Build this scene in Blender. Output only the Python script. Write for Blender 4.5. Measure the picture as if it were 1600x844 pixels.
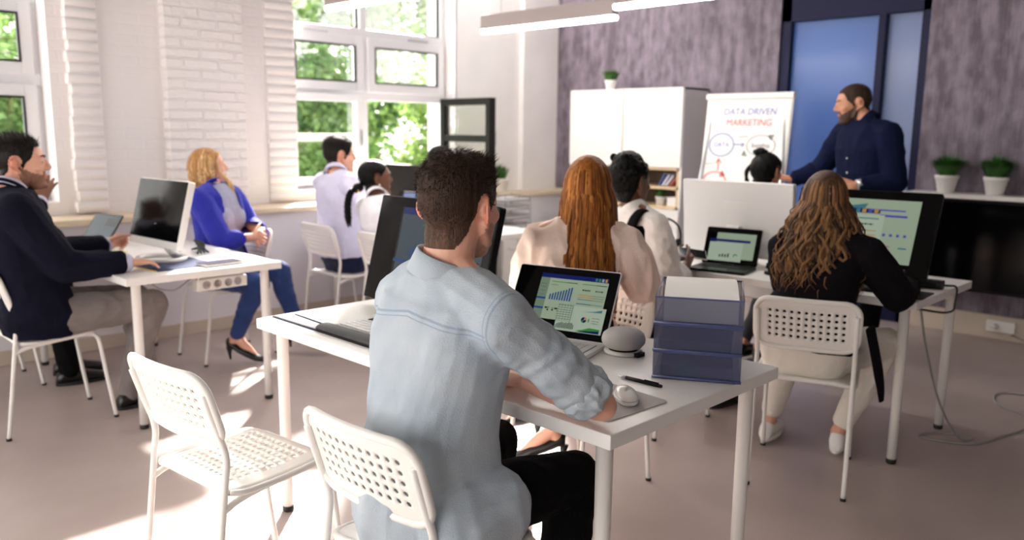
import bpy, bmesh, math, random
import numpy as np
from mathutils import Vector, Matrix, Euler, noise
PI = math.pi
C = bpy.context.scene.collection
for _o in list(bpy.data.objects):
    bpy.data.objects.remove(_o)
random.seed(7)

# ------------------------------------------------------------------ camera, sky, sun, exposure
# world axes: +x runs along the window wall towards the concrete wall, +y towards the windows, z up
SC = bpy.context.scene
cd = bpy.data.cameras.new('camera'); cam = bpy.data.objects.new('camera', cd); C.objects.link(cam)
_f, _th, _ro, _ya = 1280.25, 0.16666788, 0.01198280, 0.77434041
_ct, _st, _cr, _sr = math.cos(_th), math.sin(_th), math.cos(_ro), math.sin(_ro)
_M = np.array([[_cr, -_sr, 0], [_sr, _cr, 0], [0, 0, 1]]) @ np.array([[1, 0, 0], [0, _ct, -_st], [0, _st, _ct]])
_u = _M @ np.array([math.sin(_ya), 0, math.cos(_ya)])
_v = _M @ np.array([-math.cos(_ya), 0, math.sin(_ya)])
_w = _M @ np.array([0, 1, 0])
cam.matrix_world = Matrix(((_u[0], -_u[1], -_u[2], 0), (_v[0], -_v[1], -_v[2], 0), (-_w[0], _w[1], _w[2], 1.406), (0, 0, 0, 1)))
cd.sensor_width = 36; cd.lens = _f / 1600 * 36; cd.clip_end = 200
cd.dof.use_dof = True; cd.dof.focus_distance = 2.1; cd.dof.aperture_fstop = 2.6
SC.camera = cam
SC.view_settings.view_transform = 'Standard'; SC.view_settings.look = 'None'
SC.view_settings.gamma = 1; SC.view_settings.use_curve_mapping = False
SC.view_settings.exposure = 1.32
wd = bpy.data.worlds.new('world'); SC.world = wd; wd.use_nodes = True
wd.node_tree.nodes['Background'].inputs[0].default_value = (1.0, 0.965, 0.925, 1)
wd.node_tree.nodes['Background'].inputs[1].default_value = 1.9
sd = bpy.data.lights.new('sun', 'SUN'); sun = bpy.data.objects.new('sun', sd); C.objects.link(sun)
sd.energy = 20.0; sd.angle = math.radians(2.2); sd.color = (1, 0.93, 0.86)
_el = math.radians(31.5); _sdir = Vector((-0.70 * math.cos(_el), -0.7141 * math.cos(_el), -math.sin(_el)))
sun.rotation_euler = _sdir.to_track_quat('-Z', 'Y').to_euler(); sun.location = (9, 9, 8)
def portal(loc, rot, sx, sy):
    l = bpy.data.lights.new('window_portal', 'AREA'); l.shape = 'RECTANGLE'; l.size = sx; l.size_y = sy
    l.cycles.is_portal = True
    o = bpy.data.objects.new('window_portal', l); C.objects.link(o); o.location = loc; o.rotation_euler = rot
portal((4.27, 6.02, 2.56), (-PI/2, 0, 0), 1.7, 3.3)
portal((0.7, 6.02, 2.56), (-PI/2, 0, 0), 2.0, 3.3)
portal((-1.75, 6.02, 2.56), (-PI/2, 0, 0), 1.4, 3.3)
portal((-2.62, 2.1, 1.5), (0, -PI/2, 0), 2.0, 6.6)
portal((5.79, 6.02, 3.47), (-PI/2, 0, 0), 1.18, 1.45)
SC.cycles.max_bounces = 8; SC.cycles.diffuse_bounces = 5; SC.cycles.transparent_max_bounces = 16
SC.cycles.use_denoising = True
SC.cycles.sample_clamp_indirect = 6

# ------------------------------------------------------------------ helpers
def srgb(r, g, b):
    f = lambda c: (c / 12.92 if c <= 0.04045 else ((c + 0.055) / 1.055) ** 2.4)
    return (f(r / 255), f(g / 255), f(b / 255))
MATS = {}
def mat(name, col, rough=0.5, metal=0.0, var=0.0, vscale=8.0, bump=0.0, bscale=60.0, stretch=(1, 1, 1), emit=None, estr=0.0,
        trans=0.0, alpha=1.0, sss=0.0, spec=0.5, col2=None, sheen=0.0, coords='Object'):
    m = bpy.data.materials.new(name); m.use_nodes = True
    nt = m.node_tree; b = nt.nodes['Principled BSDF']
    b.inputs['Base Color'].default_value = (*col, 1); b.inputs['Roughness'].default_value = rough
    b.inputs['Metallic'].default_value = metal; b.inputs['Specular IOR Level'].default_value = spec
    b.inputs['Transmission Weight'].default_value = trans; b.inputs['Alpha'].default_value = alpha
    if sheen: b.inputs['Sheen Weight'].default_value = sheen
    if sss:
        b.inputs['Subsurface Weight'].default_value = sss; b.inputs['Subsurface Radius'].default_value = (0.012, 0.005, 0.003); b.inputs['Subsurface Scale'].default_value = 1.0
    if emit: b.inputs['Emission Color'].default_value = (*emit, 1); b.inputs['Emission Strength'].default_value = estr
    if var or bump or col2:
        tc = nt.nodes.new('ShaderNodeTexCoord'); mp = nt.nodes.new('ShaderNodeMapping'); mp.inputs['Scale'].default_value = stretch
        nt.links.new(tc.outputs[coords], mp.inputs[0])
        if var or col2:
            n = nt.nodes.new('ShaderNodeTexNoise'); n.inputs['Scale'].default_value = vscale; n.inputs['Detail'].default_value = 6
            nt.links.new(mp.outputs[0], n.inputs['Vector'])
            r = nt.nodes.new('ShaderNodeValToRGB'); nt.links.new(n.outputs['Fac'], r.inputs[0])
            c2 = col2 or tuple(min(1, c * (1 - var)) for c in col); c1 = col if col2 else tuple(min(1, c * (1 + var)) for c in col)
            r.color_ramp.elements[0].position = 0.32; r.color_ramp.elements[1].position = 0.68
            r.color_ramp.elements[0].color = (*c2, 1); r.color_ramp.elements[1].color = (*c1, 1)
            nt.links.new(r.outputs[0], b.inputs['Base Color'])
        if bump:
            n2 = nt.nodes.new('ShaderNodeTexNoise'); n2.inputs['Scale'].default_value = bscale; n2.inputs['Detail'].default_value = 5
            nt.links.new(mp.outputs[0], n2.inputs['Vector'])
            bp = nt.nodes.new('ShaderNodeBump'); bp.inputs['Strength'].default_value = bump; bp.inputs['Distance'].default_value = 0.01
            nt.links.new(n2.outputs['Fac'], bp.inputs['Height']); nt.links.new(bp.outputs[0], b.inputs['Normal'])
    MATS[name] = m
    return m

class MB:
    """collects verts and faces (with a material slot index) for one mesh object"""
    def __init__(s): s.v = []; s.f = []; s.mi = []; s.smooth = []
    def add(s, vs, fs, mi=0, sm=False):
        o = len(s.v); s.v += [tuple(p) for p in vs]; s.f += [tuple(i + o for i in q) for q in fs]
        s.mi += [mi] * len(fs); s.smooth += [sm] * len(fs); return s
    def box(s, x0, x1, y0, y1, z0, z1, mi=0, M=None):
        vs = [Vector((x, y, z)) for z in (z0, z1) for y in (y0, y1) for x in (x0, x1)]
        if M: vs = [M @ p for p in vs]
        return s.add(vs, [(0, 2, 3, 1), (4, 5, 7, 6), (0, 1, 5, 4), (2, 6, 7, 3), (0, 4, 6, 2), (1, 3, 7, 5)], mi)
    def rbox(s, x0, x1, y0, y1, z0, z1, r=0.01, ax='z', mi=0, seg=4, M=None, chamfer=0.0):
        """box with rounded edges along one axis and small chamfers at its two ends"""
        if ax == 'z': a0, a1, b0, b1, c0, c1 = x0, x1, y0, y1, z0, z1; P = lambda a, b, c: Vector((a, b, c))
        elif ax == 'x': a0, a1, b0, b1, c0, c1 = y0, y1, z0, z1, x0, x1; P = lambda a, b, c: Vector((c, a, b))
        else: a0, a1, b0, b1, c0, c1 = z0, z1, x0, x1, y0, y1; P = lambda a, b, c: Vector((b, c, a))
        r = min(r, (a1 - a0) / 2.001, (b1 - b0) / 2.001)
        def ring(c, d):
            o = []
            for (cx, cy, t0) in ((a1 - r, b1 - r, 0), (a0 + r, b1 - r, PI / 2), (a0 + r, b0 + r, PI), (a1 - r, b0 + r, 1.5 * PI)):
                for k in range(seg + 1):
                    t = t0 + PI / 2 * k / seg; rr = max(r - d, 1e-4)
                    o.append(P(cx + rr * math.cos(t), cy + rr * math.sin(t), c))
            return o
        if chamfer: rings = [ring(c0, chamfer), ring(c0 + chamfer, 0), ring(c1 - chamfer, 0), ring(c1, chamfer)]
        else: rings = [ring(c0, 0), ring(c1, 0)]
        return s.rings(rings, mi=mi, M=M, sm=False)
    def rings(s, rings, mi=0, M=None, sm=True, cap=True, closed=True):
        n = len(rings[0]); vs = [p for r in rings for p in r]
        if M: vs = [M @ Vector(p) for p in vs]
        fs = []
        for i in range(len(rings) - 1):
            for k in range(n if closed else n - 1):
                a, b = i * n + k, i * n + (k + 1) % n
                fs.append((a, b, b + n, a + n))
        if cap and closed:
            fs.append(tuple(reversed(range(n)))); fs.append(tuple(range((len(rings) - 1) * n, len(rings) * n)))
        return s.add(vs, fs, mi, sm)
    def tube(s, pts, r, n=10, mi=0, cap=True, sm=True, flat=1.0, up=None):
        pts = [Vector(p) for p in pts]; R = r if isinstance(r, (list, tuple)) else [r] * len(pts)
        rings = []; prev = None
        for i, p in enumerate(pts):
            d = (pts[min(i + 1, len(pts) - 1)] - pts[max(i - 1, 0)])
            d = d.normalized() if d.length > 1e-9 else Vector((0, 0, 1))
            if prev is None:
                a = Vector(up) if up else (Vector((0, 0, 1)) if abs(d.z) < 0.9 else Vector((1, 0, 0)))
            else: a = prev
            a = (a - d * a.dot(d)); a = a.normalized() if a.length > 1e-6 else d.orthogonal().normalized()
            prev = a; b = d.cross(a)
            rings.append([p + a * (R[i] * math.cos(2 * PI * k / n)) + b * (R[i] * flat * math.sin(2 * PI * k / n)) for k in range(n)])
        return s.rings(rings, mi=mi, sm=sm, cap=cap)
    def lathe(s, prof, n=24, mi=0, c=(0, 0, 0), M=None, sm=True):
        rings = [[Vector((c[0] + max(r, 1e-4) * math.cos(2 * PI * k / n), c[1] + max(r, 1e-4) * math.sin(2 * PI * k / n), c[2] + z)) for k in range(n)] for r, z in prof]
        return s.rings(rings, mi=mi, sm=sm, M=M)
    def ell(s, c, r, n=12, m=8, mi=0, M=None):
        rings = [[Vector((c[0] + r[0] * math.sin(PI * j / m) * math.cos(2 * PI * k / n), c[1] + r[1] * math.sin(PI * j / m) * math.sin(2 * PI * k / n), c[2] - r[2] * math.cos(PI * j / m))) for k in range(n)]
                 for j in [0.02] + list(range(1, m)) + [m - 0.02]]
        return s.rings(rings, mi=mi, M=M)
    def build(s, name, mats, parent=None, shade=None):
        me = bpy.data.meshes.new(name); me.from_pydata([tuple(p) for p in s.v], [], s.f)
        if not isinstance(mats, (list, tuple)): mats = [mats]
        for m in mats: me.materials.append(MATS[m] if isinstance(m, str) else m)
        me.polygons.foreach_set('material_index', s.mi); me.polygons.foreach_set('use_smooth', s.smooth if shade is None else [shade] * len(s.f))
        me.update()
        bm = bmesh.new(); bm.from_mesh(me); bmesh.ops.recalc_face_normals(bm, faces=bm.faces); bm.to_mesh(me); bm.free()
        o = bpy.data.objects.new(name, me); C.objects.link(o)
        if parent: o.parent = parent
        return o
def bevel(o, w=0.003, seg=2):
    m = o.modifiers.new('bevel', 'BEVEL'); m.width = w; m.segments = seg; m.limit_method = 'ANGLE'; m.angle_limit = 0.6
    return o
def tag(o, label=None, cat=None, group=None, kind=None):
    if label: o['label'] = label
    if cat: o['category'] = cat
    if group: o['group'] = group
    if kind: o['kind'] = kind
    return o
def thing(name, label, cat, loc=(0, 0, 0), rz=0.0, group=None):
    o = bpy.data.objects.new(name, None); C.objects.link(o); o.location = loc; o.rotation_euler = (0, 0, rz)
    o.empty_display_size = 0.1
    return tag(o, label, cat, group)
def struct(mb, name, mats, label=None, shade=None):
    o = mb.build(name, mats, shade=shade); o['kind'] = 'structure'; o['label'] = label or name.replace('_', ' '); return o
def copy_tree(o, parent=None):
    c = o.copy(); C.objects.link(c)
    if parent: c.parent = parent
    for ch in list(o.children): copy_tree(ch, c)
    return c
def bez(pts, n=8):
    """Catmull-Rom through points"""
    P = [Vector(p) for p in pts]; P = [P[0] * 2 - P[1]] + P + [P[-1] * 2 - P[-2]]; out = []
    for i in range(1, len(P) - 2):
        for k in range(n):
            t = k / n; a, b, c, d = P[i - 1:i + 3]
            out.append(0.5 * ((2 * b) + (c - a) * t + (2 * a - 5 * b + 4 * c - d) * t * t + (3 * b - a - 3 * c + d) * t ** 3))
    out.append(P[-2]); return out

# ------------------------------------------------------------------ materials
mat('charcoal_wall', srgb(150, 144, 144), 0.9)
mat('ceiling_grey', srgb(176, 172, 172), 0.9)
mat('plaster_white', srgb(250, 247, 246), 0.85, var=0.03, vscale=3, bump=0.08, bscale=25)
mat('panel_white', srgb(232, 228, 232), 0.7, var=0.02, vscale=2)
mat('sill_wood', srgb(222, 205, 178), 0.45, var=0.08, vscale=6, stretch=(1, 8, 8))
mat('frame_white', srgb(232, 232, 236), 0.35)
mat('frame_backlit', srgb(26, 25, 25), 0.5, spec=.2)  # backlit shade of the wide open casement, put into its frame colour
mat('seal_black', srgb(18, 18, 20), 0.5)
mat('white_paint', srgb(240, 237, 234), 0.32, var=0.012, vscale=5)
mat('white_plastic', srgb(238, 235, 230), 0.38)
mat('white_powder', srgb(236, 233, 229), 0.35)
mat('black_rubber', srgb(16, 16, 17), 0.6)
mat('black_plastic', srgb(11, 11, 12), 0.4, spec=.22)
mat('black_gloss', srgb(6, 6, 7), 0.10, spec=.10)
mat('silver', srgb(205, 205, 208), 0.3, metal=0.75)
mat('alu_light', srgb(222, 220, 219), 0.35, metal=0.2)
mat('grey_key', srgb(200, 199, 200), 0.5)
mat('key_gap', srgb(120, 118, 120), 0.6)
mat('paper', srgb(246, 244, 240), 0.7)
mat('wood_light', srgb(222, 198, 160), 0.5, var=0.08, vscale=5, stretch=(1, 1, 9))
mat('baseboard_beige', srgb(206, 192, 176), 0.5, var=0.05, vscale=4)
mat('leaf_a', srgb(96, 150, 58), 0.5, var=0.35, vscale=3)
mat('grass_green', srgb(64, 112, 46), 0.55, var=0.35, vscale=30)
mat('pot_white', srgb(236, 233, 230), 0.4)
mat('soil', srgb(52, 38, 28), 0.9)
mat('bark', srgb(86, 68, 52), 0.9, var=0.3, vscale=8, bump=0.6, bscale=20)
mat('cable_grey', srgb(150, 146, 142), 0.5)
mat('cable_black', srgb(22, 22, 24), 0.5)
mat('lamp_body', srgb(150, 139, 137), 0.6)
mat('lamp_glow', (1, 1, 1), 0.5, emit=(1, 0.97, 0.93), estr=16.0)
# ------------------------------------------------------------------ setting
XB, YP, YW, YF = 6.45, 5.45, 5.75, 5.92       # back wall, panel under the sill, wall above the sill, window frame plane
X0, YR, ZC = -2.6, -2.2, 4.5
# floor: pale polished concrete
m = mat('floor_concrete', srgb(190, 175, 170), 0.34, col2=srgb(172, 157, 152), vscale=1.6, bump=0.03, bscale=14, spec=0.4)
struct(MB().box(X0, XB + .1, YR - .1, YF + .1, -.12, 0), 'floor', 'floor_concrete', 'pale polished concrete floor with warm grey mottling')
struct(MB().box(X0, XB + .1, YR - .1, YF + .3, ZC, ZC + .15), 'ceiling', 'ceiling_grey', 'grey ceiling above the desks')
# back wall: board-marked grey violet concrete
def concrete():
    m = bpy.data.materials.new('concrete_boards'); m.use_nodes = True; nt = m.node_tree; b = nt.nodes['Principled BSDF']; b.inputs['Roughness'].default_value = 0.75
    tc = nt.nodes.new('ShaderNodeTexCoord')
    def noise_(scale, st, det=6):
        mp = nt.nodes.new('ShaderNodeMapping'); mp.inputs['Scale'].default_value = st; nt.links.new(tc.outputs['Object'], mp.inputs[0])
        n = nt.nodes.new('ShaderNodeTexNoise'); n.inputs['Scale'].default_value = scale; n.inputs['Detail'].default_value = det; nt.links.new(mp.outputs[0], n.inputs['Vector']); return n
    a = noise_(5, (1, 2.6, .30)); c = noise_(14, (1, 1, .6)); d = noise_(36, (1, 3, .22))
    mx = nt.nodes.new('ShaderNodeMath'); mx.operation = 'ADD'; nt.links.new(a.outputs['Fac'], mx.inputs[0]); nt.links.new(c.outputs['Fac'], mx.inputs[1])
    m2 = nt.nodes.new('ShaderNodeMath'); m2.operation = 'MULTIPLY_ADD'; m2.inputs[1].default_value = 0.5; nt.links.new(d.outputs['Fac'], m2.inputs[0]); nt.links.new(mx.outputs[0], m2.inputs[2])
    r = nt.nodes.new('ShaderNodeValToRGB'); e = r.color_ramp.elements; e[0].position = 0.52; e[1].position = 0.74
    m3 = nt.nodes.new('ShaderNodeMath'); m3.operation = 'MULTIPLY'; m3.inputs[1].default_value = 0.5; nt.links.new(m2.outputs[0], m3.inputs[0])
    e[0].color = (*srgb(98, 88, 98), 1); e[1].color = (*srgb(142, 131, 144), 1); nt.links.new(m3.outputs[0], r.inputs[0]); nt.links.new(r.outputs[0], b.inputs['Base Color'])
    bp = nt.nodes.new('ShaderNodeBump'); bp.inputs['Strength'].default_value = 0.35; bp.inputs['Distance'].default_value = 0.012; nt.links.new(m2.outputs[0], bp.inputs['Height']); nt.links.new(bp.outputs[0], b.inputs['Normal'])
    MATS['concrete_boards'] = m
concrete()
DY0, DY1, DZ = 2.135, 3.285, 2.62
w = MB()
w.box(XB, XB + .25, DY1, YF + .3, 0, ZC); w.box(XB, XB + .25, YR, DY0, 0, ZC); w.box(XB, XB + .25, DY0, DY1, DZ, ZC)
struct(w, 'wall_back', 'concrete_boards', 'grey violet concrete wall with vertical board marks')
struct(MB().box(X0, XB, YR - .2, YR, 0, ZC), 'wall_right', 'charcoal_wall', 'grey right wall')
w = MB(); w.box(X0 - .2, X0, YR - .2, YF + .3, 0, .5); w.box(X0 - .2, X0, YR - .2, YF + .3, 2.5, ZC)  # unseen rear wall, its openings added to light the foreground
w.box(X0 - .2, X0, -2.3, -1.2, .5, 2.5); w.box(X0 - .2, X0, 5.4, 6.1, .5, 2.5)
struct(w, 'wall_rear', 'charcoal_wall', 'grey rear wall with wide openings added to let in light')
# blue glazed door in the concrete wall
mat('door_navy', srgb(18, 22, 58), 0.5, spec=.2)
def frosted(name, c):
    m = bpy.data.materials.new(name); m.use_nodes = True; nt = m.node_tree; b = nt.nodes['Principled BSDF']; b.inputs['Base Color'].default_value = (*c, 1); b.inputs['Roughness'].default_value = .18
    tr = nt.nodes.new('ShaderNodeBsdfTranslucent'); tr.inputs[0].default_value = (*c, 1); mx = nt.nodes.new('ShaderNodeMixShader'); mx.inputs[0].default_value = .6
    nt.links.new(b.outputs[0], mx.inputs[1]); nt.links.new(tr.outputs[0], mx.inputs[2]); nt.links.new(mx.outputs[0], nt.nodes['Material Output'].inputs[0]); MATS[name] = m
frosted('blue_glass', srgb(124, 156, 206)); frosted('blue_glass_pale', srgb(166, 180, 208))
root = thing('door_1', 'tall navy framed double glass door with frosted blue panes', 'door', (XB + .02, (DY0 + DY1) / 2, 0)); root['kind'] = 'structure'
del root['category']
hw = (DY1 - DY0) / 2
f = MB(); f.box(0, .12, -hw, -hw + .065, 0, DZ); f.box(0, .12, hw - .085, hw, 0, DZ); f.box(0, .12, -hw, hw, 2.31, DZ); f.box(0, .12, -hw, hw, 0, .12)
f.box(-.015, .12, -.262, -.205, .12, 2.31)
bevel(f.build('door_frame', 'door_navy', root), .004)
MB().box(.05, .06, -.205, hw - .085, .12, 2.31).build('pane', 'blue_glass', root)
MB().box(.05, .06, -hw + .065, -.262, .12, 2.31).build('pane', 'blue_glass_pale', root)
h = MB(); h.tube([(-.05, -.3, .95), (-.05, -.3, 1.25)], .012); h.tube([(-.05, -.3, 1.0), (.0, -.28, 1.0)], .008); h.tube([(-.05, -.3, 1.2), (.0, -.28, 1.2)], .008)
h.build('door_handle', 'silver', root)
struct(MB().box(XB + .62, XB + .64, DY0 - .6, DY1 + .6, 0, ZC), 'wall_corridor', 'plaster_white', 'pale corridor wall behind the blue door')
cl = bpy.data.lights.new('door_backlight_added', 'AREA'); cl.shape = 'RECTANGLE'; cl.size = .3; cl.size_y = 1.6; cl.energy = 16; cl.color = (.95, .97, 1)  # unseen light added behind the door to brighten its blue panes
clo = bpy.data.objects.new('door_backlight_added', cl); C.objects.link(clo); clo.location = (XB + .36, 2.7, 3.3)
# ---- window wall
WX0, WX1 = 3.43, 5.13          # window 2 opening
VX0, VX1 = -0.35, 1.72         # window 1 opening
UX0, UX1 = -2.45, -1.05        # window 3, unseen, added for more light from the left
CX0, CX1 = 5.20, 6.38        # unseen high opening, added to let sun reach the floor
ZS, ZT = 0.93, 4.2
w = MB()
for a, b in ((X0, UX0), (UX1, VX0), (VX1, WX0), (WX1, CX0), (CX1, XB + .1)): w.box(a, b, YW, YF + .25, 0, ZC)
w.box(CX0, CX1, YW, YF + .25, 0, 2.75); w.box(CX0, CX1, YW, YF + .25, 4.2, ZC)
for a, b in ((UX0, UX1), (VX0, VX1), (WX0, WX1)): w.box(a, b, YW, YF + .25, 0, ZS); w.box(a, b, YW, YF + .25, ZT, ZC)
def brick_mat(name, strength, sc):
    m = bpy.data.materials.new(name); m.use_nodes = True; nt = m.node_tree; b = nt.nodes['Principled BSDF']; b.inputs['Roughness'].default_value = 0.8
    tc = nt.nodes.new('ShaderNodeTexCoord'); mp = nt.nodes.new('ShaderNodeMapping'); mp.inputs['Rotation'].default_value = (PI / 2, 0, 0); nt.links.new(tc.outputs['Object'], mp.inputs[0])
    nz = nt.nodes.new('ShaderNodeTexNoise'); nz.inputs['Scale'].default_value = 14; nt.links.new(mp.outputs[0], nz.inputs['Vector'])
    mxv = nt.nodes.new('ShaderNodeMixRGB'); mxv.inputs[0].default_value = 0.018; nt.links.new(mp.outputs[0], mxv.inputs[1]); nt.links.new(nz.outputs['Color'], mxv.inputs[2])
    br = nt.nodes.new('ShaderNodeTexBrick'); nt.links.new(mxv.outputs[0], br.inputs['Vector']); br.inputs['Scale'].default_value = 1; br.inputs['Brick Width'].default_value = .25; br.inputs['Row Height'].default_value = .068
    br.inputs['Mortar Size'].default_value = .009; br.inputs['Mortar Smooth'].default_value = .6; br.inputs['Color1'].default_value = (1, 1, 1, 1); br.inputs['Color2'].default_value = (.6, .6, .6, 1); br.inputs['Mortar'].default_value = (0, 0, 0, 1)
    n2 = nt.nodes.new('ShaderNodeTexNoise'); n2.inputs['Scale'].default_value = 22; n2.inputs['Detail'].default_value = 6; nt.links.new(mp.outputs[0], n2.inputs['Vector'])
    ad = nt.nodes.new('ShaderNodeMath'); ad.operation = 'MULTIPLY_ADD'; ad.inputs[1].default_value = .9; nt.links.new(n2.outputs['Fac'], ad.inputs[0]); nt.links.new(br.outputs['Color'], ad.inputs[2])
    bp = nt.nodes.new('ShaderNodeBump'); bp.inputs['Strength'].default_value = strength; bp.inputs['Distance'].default_value = .02; nt.links.new(ad.outputs[0], bp.inputs['Height']); nt.links.new(bp.outputs[0], b.inputs['Normal'])
    b.inputs['Base Color'].default_value = (*srgb(*sc), 1); MATS[name] = m
brick_mat('brick_rough', 0.75, (246, 241, 241)); brick_mat('brick_soft', 0.16, (243, 238, 238))
struct(w, 'wall_left', 'brick_soft', 'white painted brick window wall')
# rough brick edges beside the windows and the projecting pier
def jagged(x0, x1, y0, y1, side):
    b = MB(); z = 0.86; i = 0
    while z < ZC - .01:
        h = .068; d = random.uniform(0, .014) + (.008 if i % 2 else 0)
        a, c = (x0 + (d if side < 0 else 0), x1 - (d if side > 0 else 0))
        b.rbox(a, c, y0 + random.uniform(0, .002), y1, z, min(z + h, ZC - .001), r=.003, ax='z', seg=1); z += h; i += 1
    return b
struct(jagged(VX1 + .085, 2.0, YW - .06, YW + .02, -1), 'trim_1', 'brick_soft', 'rough white brick edge beside the left window', True)
p = MB(); p.box(2.42, 2.98, YW - .09, YW + .01, .84, ZC)
struct(p, 'trim_2', 'brick_rough', 'projecting rough white brick pier')
struct(jagged(3.2, WX0 + .02, YW - .03, YW + .02, 1), 'trim_3', 'brick_soft', 'rough white brick edge left of the open window', True)
struct(MB().box(WX1, 5.96, YW - .006, YW + .02, .84, 2.74), 'trim_6', 'plaster_white', 'smooth white plaster right of the open window')
struct(MB().box(5.95, XB, YW - .06, YW + .02, .84, 2.75), 'trim_4', 'plaster_white', 'smooth white pilaster in the far corner')
# panel under the sill, sill, baseboards
struct(MB().box(X0, XB, YP, YW, 0, .80), 'wall_lower_left', 'panel_white', 'smooth pale panel below the window sill')
s = MB().rbox(X0, XB, YP - .035, YW + .16, .80, .842, r=.008, ax='x', seg=2)
struct(s, 'trim_5', 'sill_wood', 'long pale wooden window sill')
struct(MB().rbox(X0, XB, YP - .018, YP, 0, .09, r=.006, ax='x', seg=2), 'baseboard_left', 'baseboard_beige', 'beige baseboard under the windows')
b = MB(); b.rbox(XB - .018, XB, DY1, YP, 0, .17, r=.006, ax='y', seg=2); b.rbox(XB - .018, XB, YR, DY0, 0, .17, r=.006, ax='y', seg=2)
struct(b, 'baseboard_back', 'baseboard_beige', 'beige baseboard of the concrete wall')
# ---- windows
mat('pane_glass', (1, 1, 1), 0.0, trans=1.0, alpha=0.22, spec=0.3)
def sash(mb, x0, x1, z0, z1, y0, y1, wdt, mi=0):
    mb.box(x0, x0 + wdt, y0, y1, z0, z1, mi); mb.box(x1 - wdt, x1, y0, y1, z0, z1, mi); mb.box(x0 + wdt, x1 - wdt, y0, y1, z0, z0 + wdt, mi); mb.box(x0 + wdt, x1 - wdt, y0, y1, z1 - wdt, z1, mi)
def glass(x0, x1, z0, z1, y, parent):
    g = MB().box(x0, x1, y, y + .006, z0, z1).build('pane', 'pane_glass', parent); return g
def seals(x0, x1, z0, z1, y, parent):
    q = MB(); sash(q, x0 - .004, x1 + .004, z0 - .004, z1 + .004, y - .004, y + .02, .012); return q.build('seal', 'seal_black', parent)
def window(name, label, x0, x1, xm, lower):
    root = thing(name, label, 'x', (0, 0, 0)); root['kind'] = 'structure'; del root['category']
    fr = MB(); yb = YF + .09; y = YF
    sash(fr, x0, x1, ZS - .02, ZT, y, yb, .05)
    fr.box(xm - .035, xm + .035, y, yb, ZS, ZT)                        # mullion
    fr.box(x0, x1, y - .006, yb, 2.17, 2.25); fr.box(x0, x1, y - .004, yb, 1.66, 1.74)
    bevel(fr.build('window_frame', 'frame_white', root), .004)
    for a, b in ((x0 + .05, xm - .035), (xm + .035, x1 - .05)):
        glass(a, b, 2.25, ZT - .05, y + .05, root); seals(a + .004, b - .004, 2.254, ZT - .054, y + .03, root)
        sh = MB(); sash(sh, a - .012, b + .012, 1.73, 2.18, y - .03, y + .03, .075); so = bevel(sh.build('sash', 'frame_white', root), .004)
        seals(a + .066, b - .066, 1.808, 2.102, y - .03, so); glass(a + .06, b - .06, 1.80, 2.11, y, so)
    t = MB()                                                             # latches on the upper sashes
    for xx in ((x0 + xm) / 2 - .2, (xm + x1) / 2): t.box(xx, xx + .22, y - .045, y - .03, 2.185, 2.20)
    t.build('latch', 'silver', root)
    return root
XM = 4.22
w2 = window('window_2', 'tall white framed window with its lower right casement swung open', WX0, WX1, XM, True)
w1 = window('window_1', 'white framed window at the left edge with leaves outside', VX0, VX1, .68, True)
w3 = window('window_3_added', 'unseen white framed window added farther left for its light', UX0, UX1, -1.75, True)
def casement(parent, hinge, wdt, ang, matn, label, flip=1):
    """an opening casement; hinge (x), swings into the room by ang; flip=1 extends to +x from the hinge"""
    r = bpy.data.objects.new('casement', None); C.objects.link(r); r.parent = parent; r.location = (hinge, YF - .005, 0); r.rotation_euler = (0, 0, ang); r['label'] = label
    q = MB(); s = flip; a, b = sorted((0, s * wdt)); z0, z1 = ZS + .03, 1.70
    sash(q, a, b, z0, z1, -.035, .035, .06); q.box(a + .06, b - .06, -.03, .03, 1.315, 1.375)
    bevel(q.build('sash', matn, r), .004)
    for zz in ((z0 + .06, 1.315), (1.375, z1 - .06)): MB().box(a + .06, b - .06, -.004, .004, *zz).build('pane', 'pane_glass', r)
    h = MB(); xx = s * (wdt - .03); h.box(xx - .012, xx + .012, -.05, -.035, 1.28, 1.40); h.box(xx - .01, xx + .01, -.06, -.05, 1.29, 1.31 + .1)
    h.build('handle', 'silver', r); return r
casement(w2, WX0 + .05, .66, -math.radians(5), 'frame_white', 'white casement standing slightly ajar', 1)
casement(w2, WX1 - .03, .72, math.radians(86), 'frame_backlit', 'casement swung wide into the room, backlit shade in its dark colour', -1)
for wn, a, b, xm in ((w1, VX0, VX1, .68), (w3, UX0, UX1, -1.75)):
    for (p, q) in ((a + .05, xm - .035), (xm + .035, b - .05)):
        sh = MB(); sash(sh, p - .012, q + .012, ZS, 1.67, YF - .03, YF + .03, .075); so = bevel(sh.build('sash', 'frame_white', wn), .004)
        seals(p + .066, q - .066, ZS + .08, 1.59, YF - .03, so); glass(p + .06, q - .06, ZS + .07, 1.60, YF, so)
# ---- outside: trees
mat('leaf_light', srgb(128, 156, 84), 0.5, var=0.25, vscale=1.5); mat('leaf_mid', srgb(94, 126, 72), 0.5, var=0.3, vscale=1.5); mat('leaf_dark', srgb(64, 92, 54), 0.5, var=0.3, vscale=1.5)
for k in ('leaf_light', 'leaf_mid', 'leaf_dark'):
    b = MATS[k].node_tree.nodes['Principled BSDF']; nt = MATS[k].node_tree; tr = nt.nodes.new('ShaderNodeBsdfTranslucent'); mx = nt.nodes.new('ShaderNodeMixShader'); mx.inputs[0].default_value = .45
    src = b.inputs['Base Color'].links[0].from_socket; nt.links.new(src, tr.inputs[0]); nt.links.new(b.outputs[0], mx.inputs[1]); nt.links.new(tr.outputs[0], mx.inputs[2]); nt.links.new(mx.outputs[0], nt.nodes['Material Output'].inputs[0])
struct(MB().box(-12, 40, 6.3, 60, -4.2, -4), 'ground', 'grass_green', 'green lawn outside below the windows')
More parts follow.
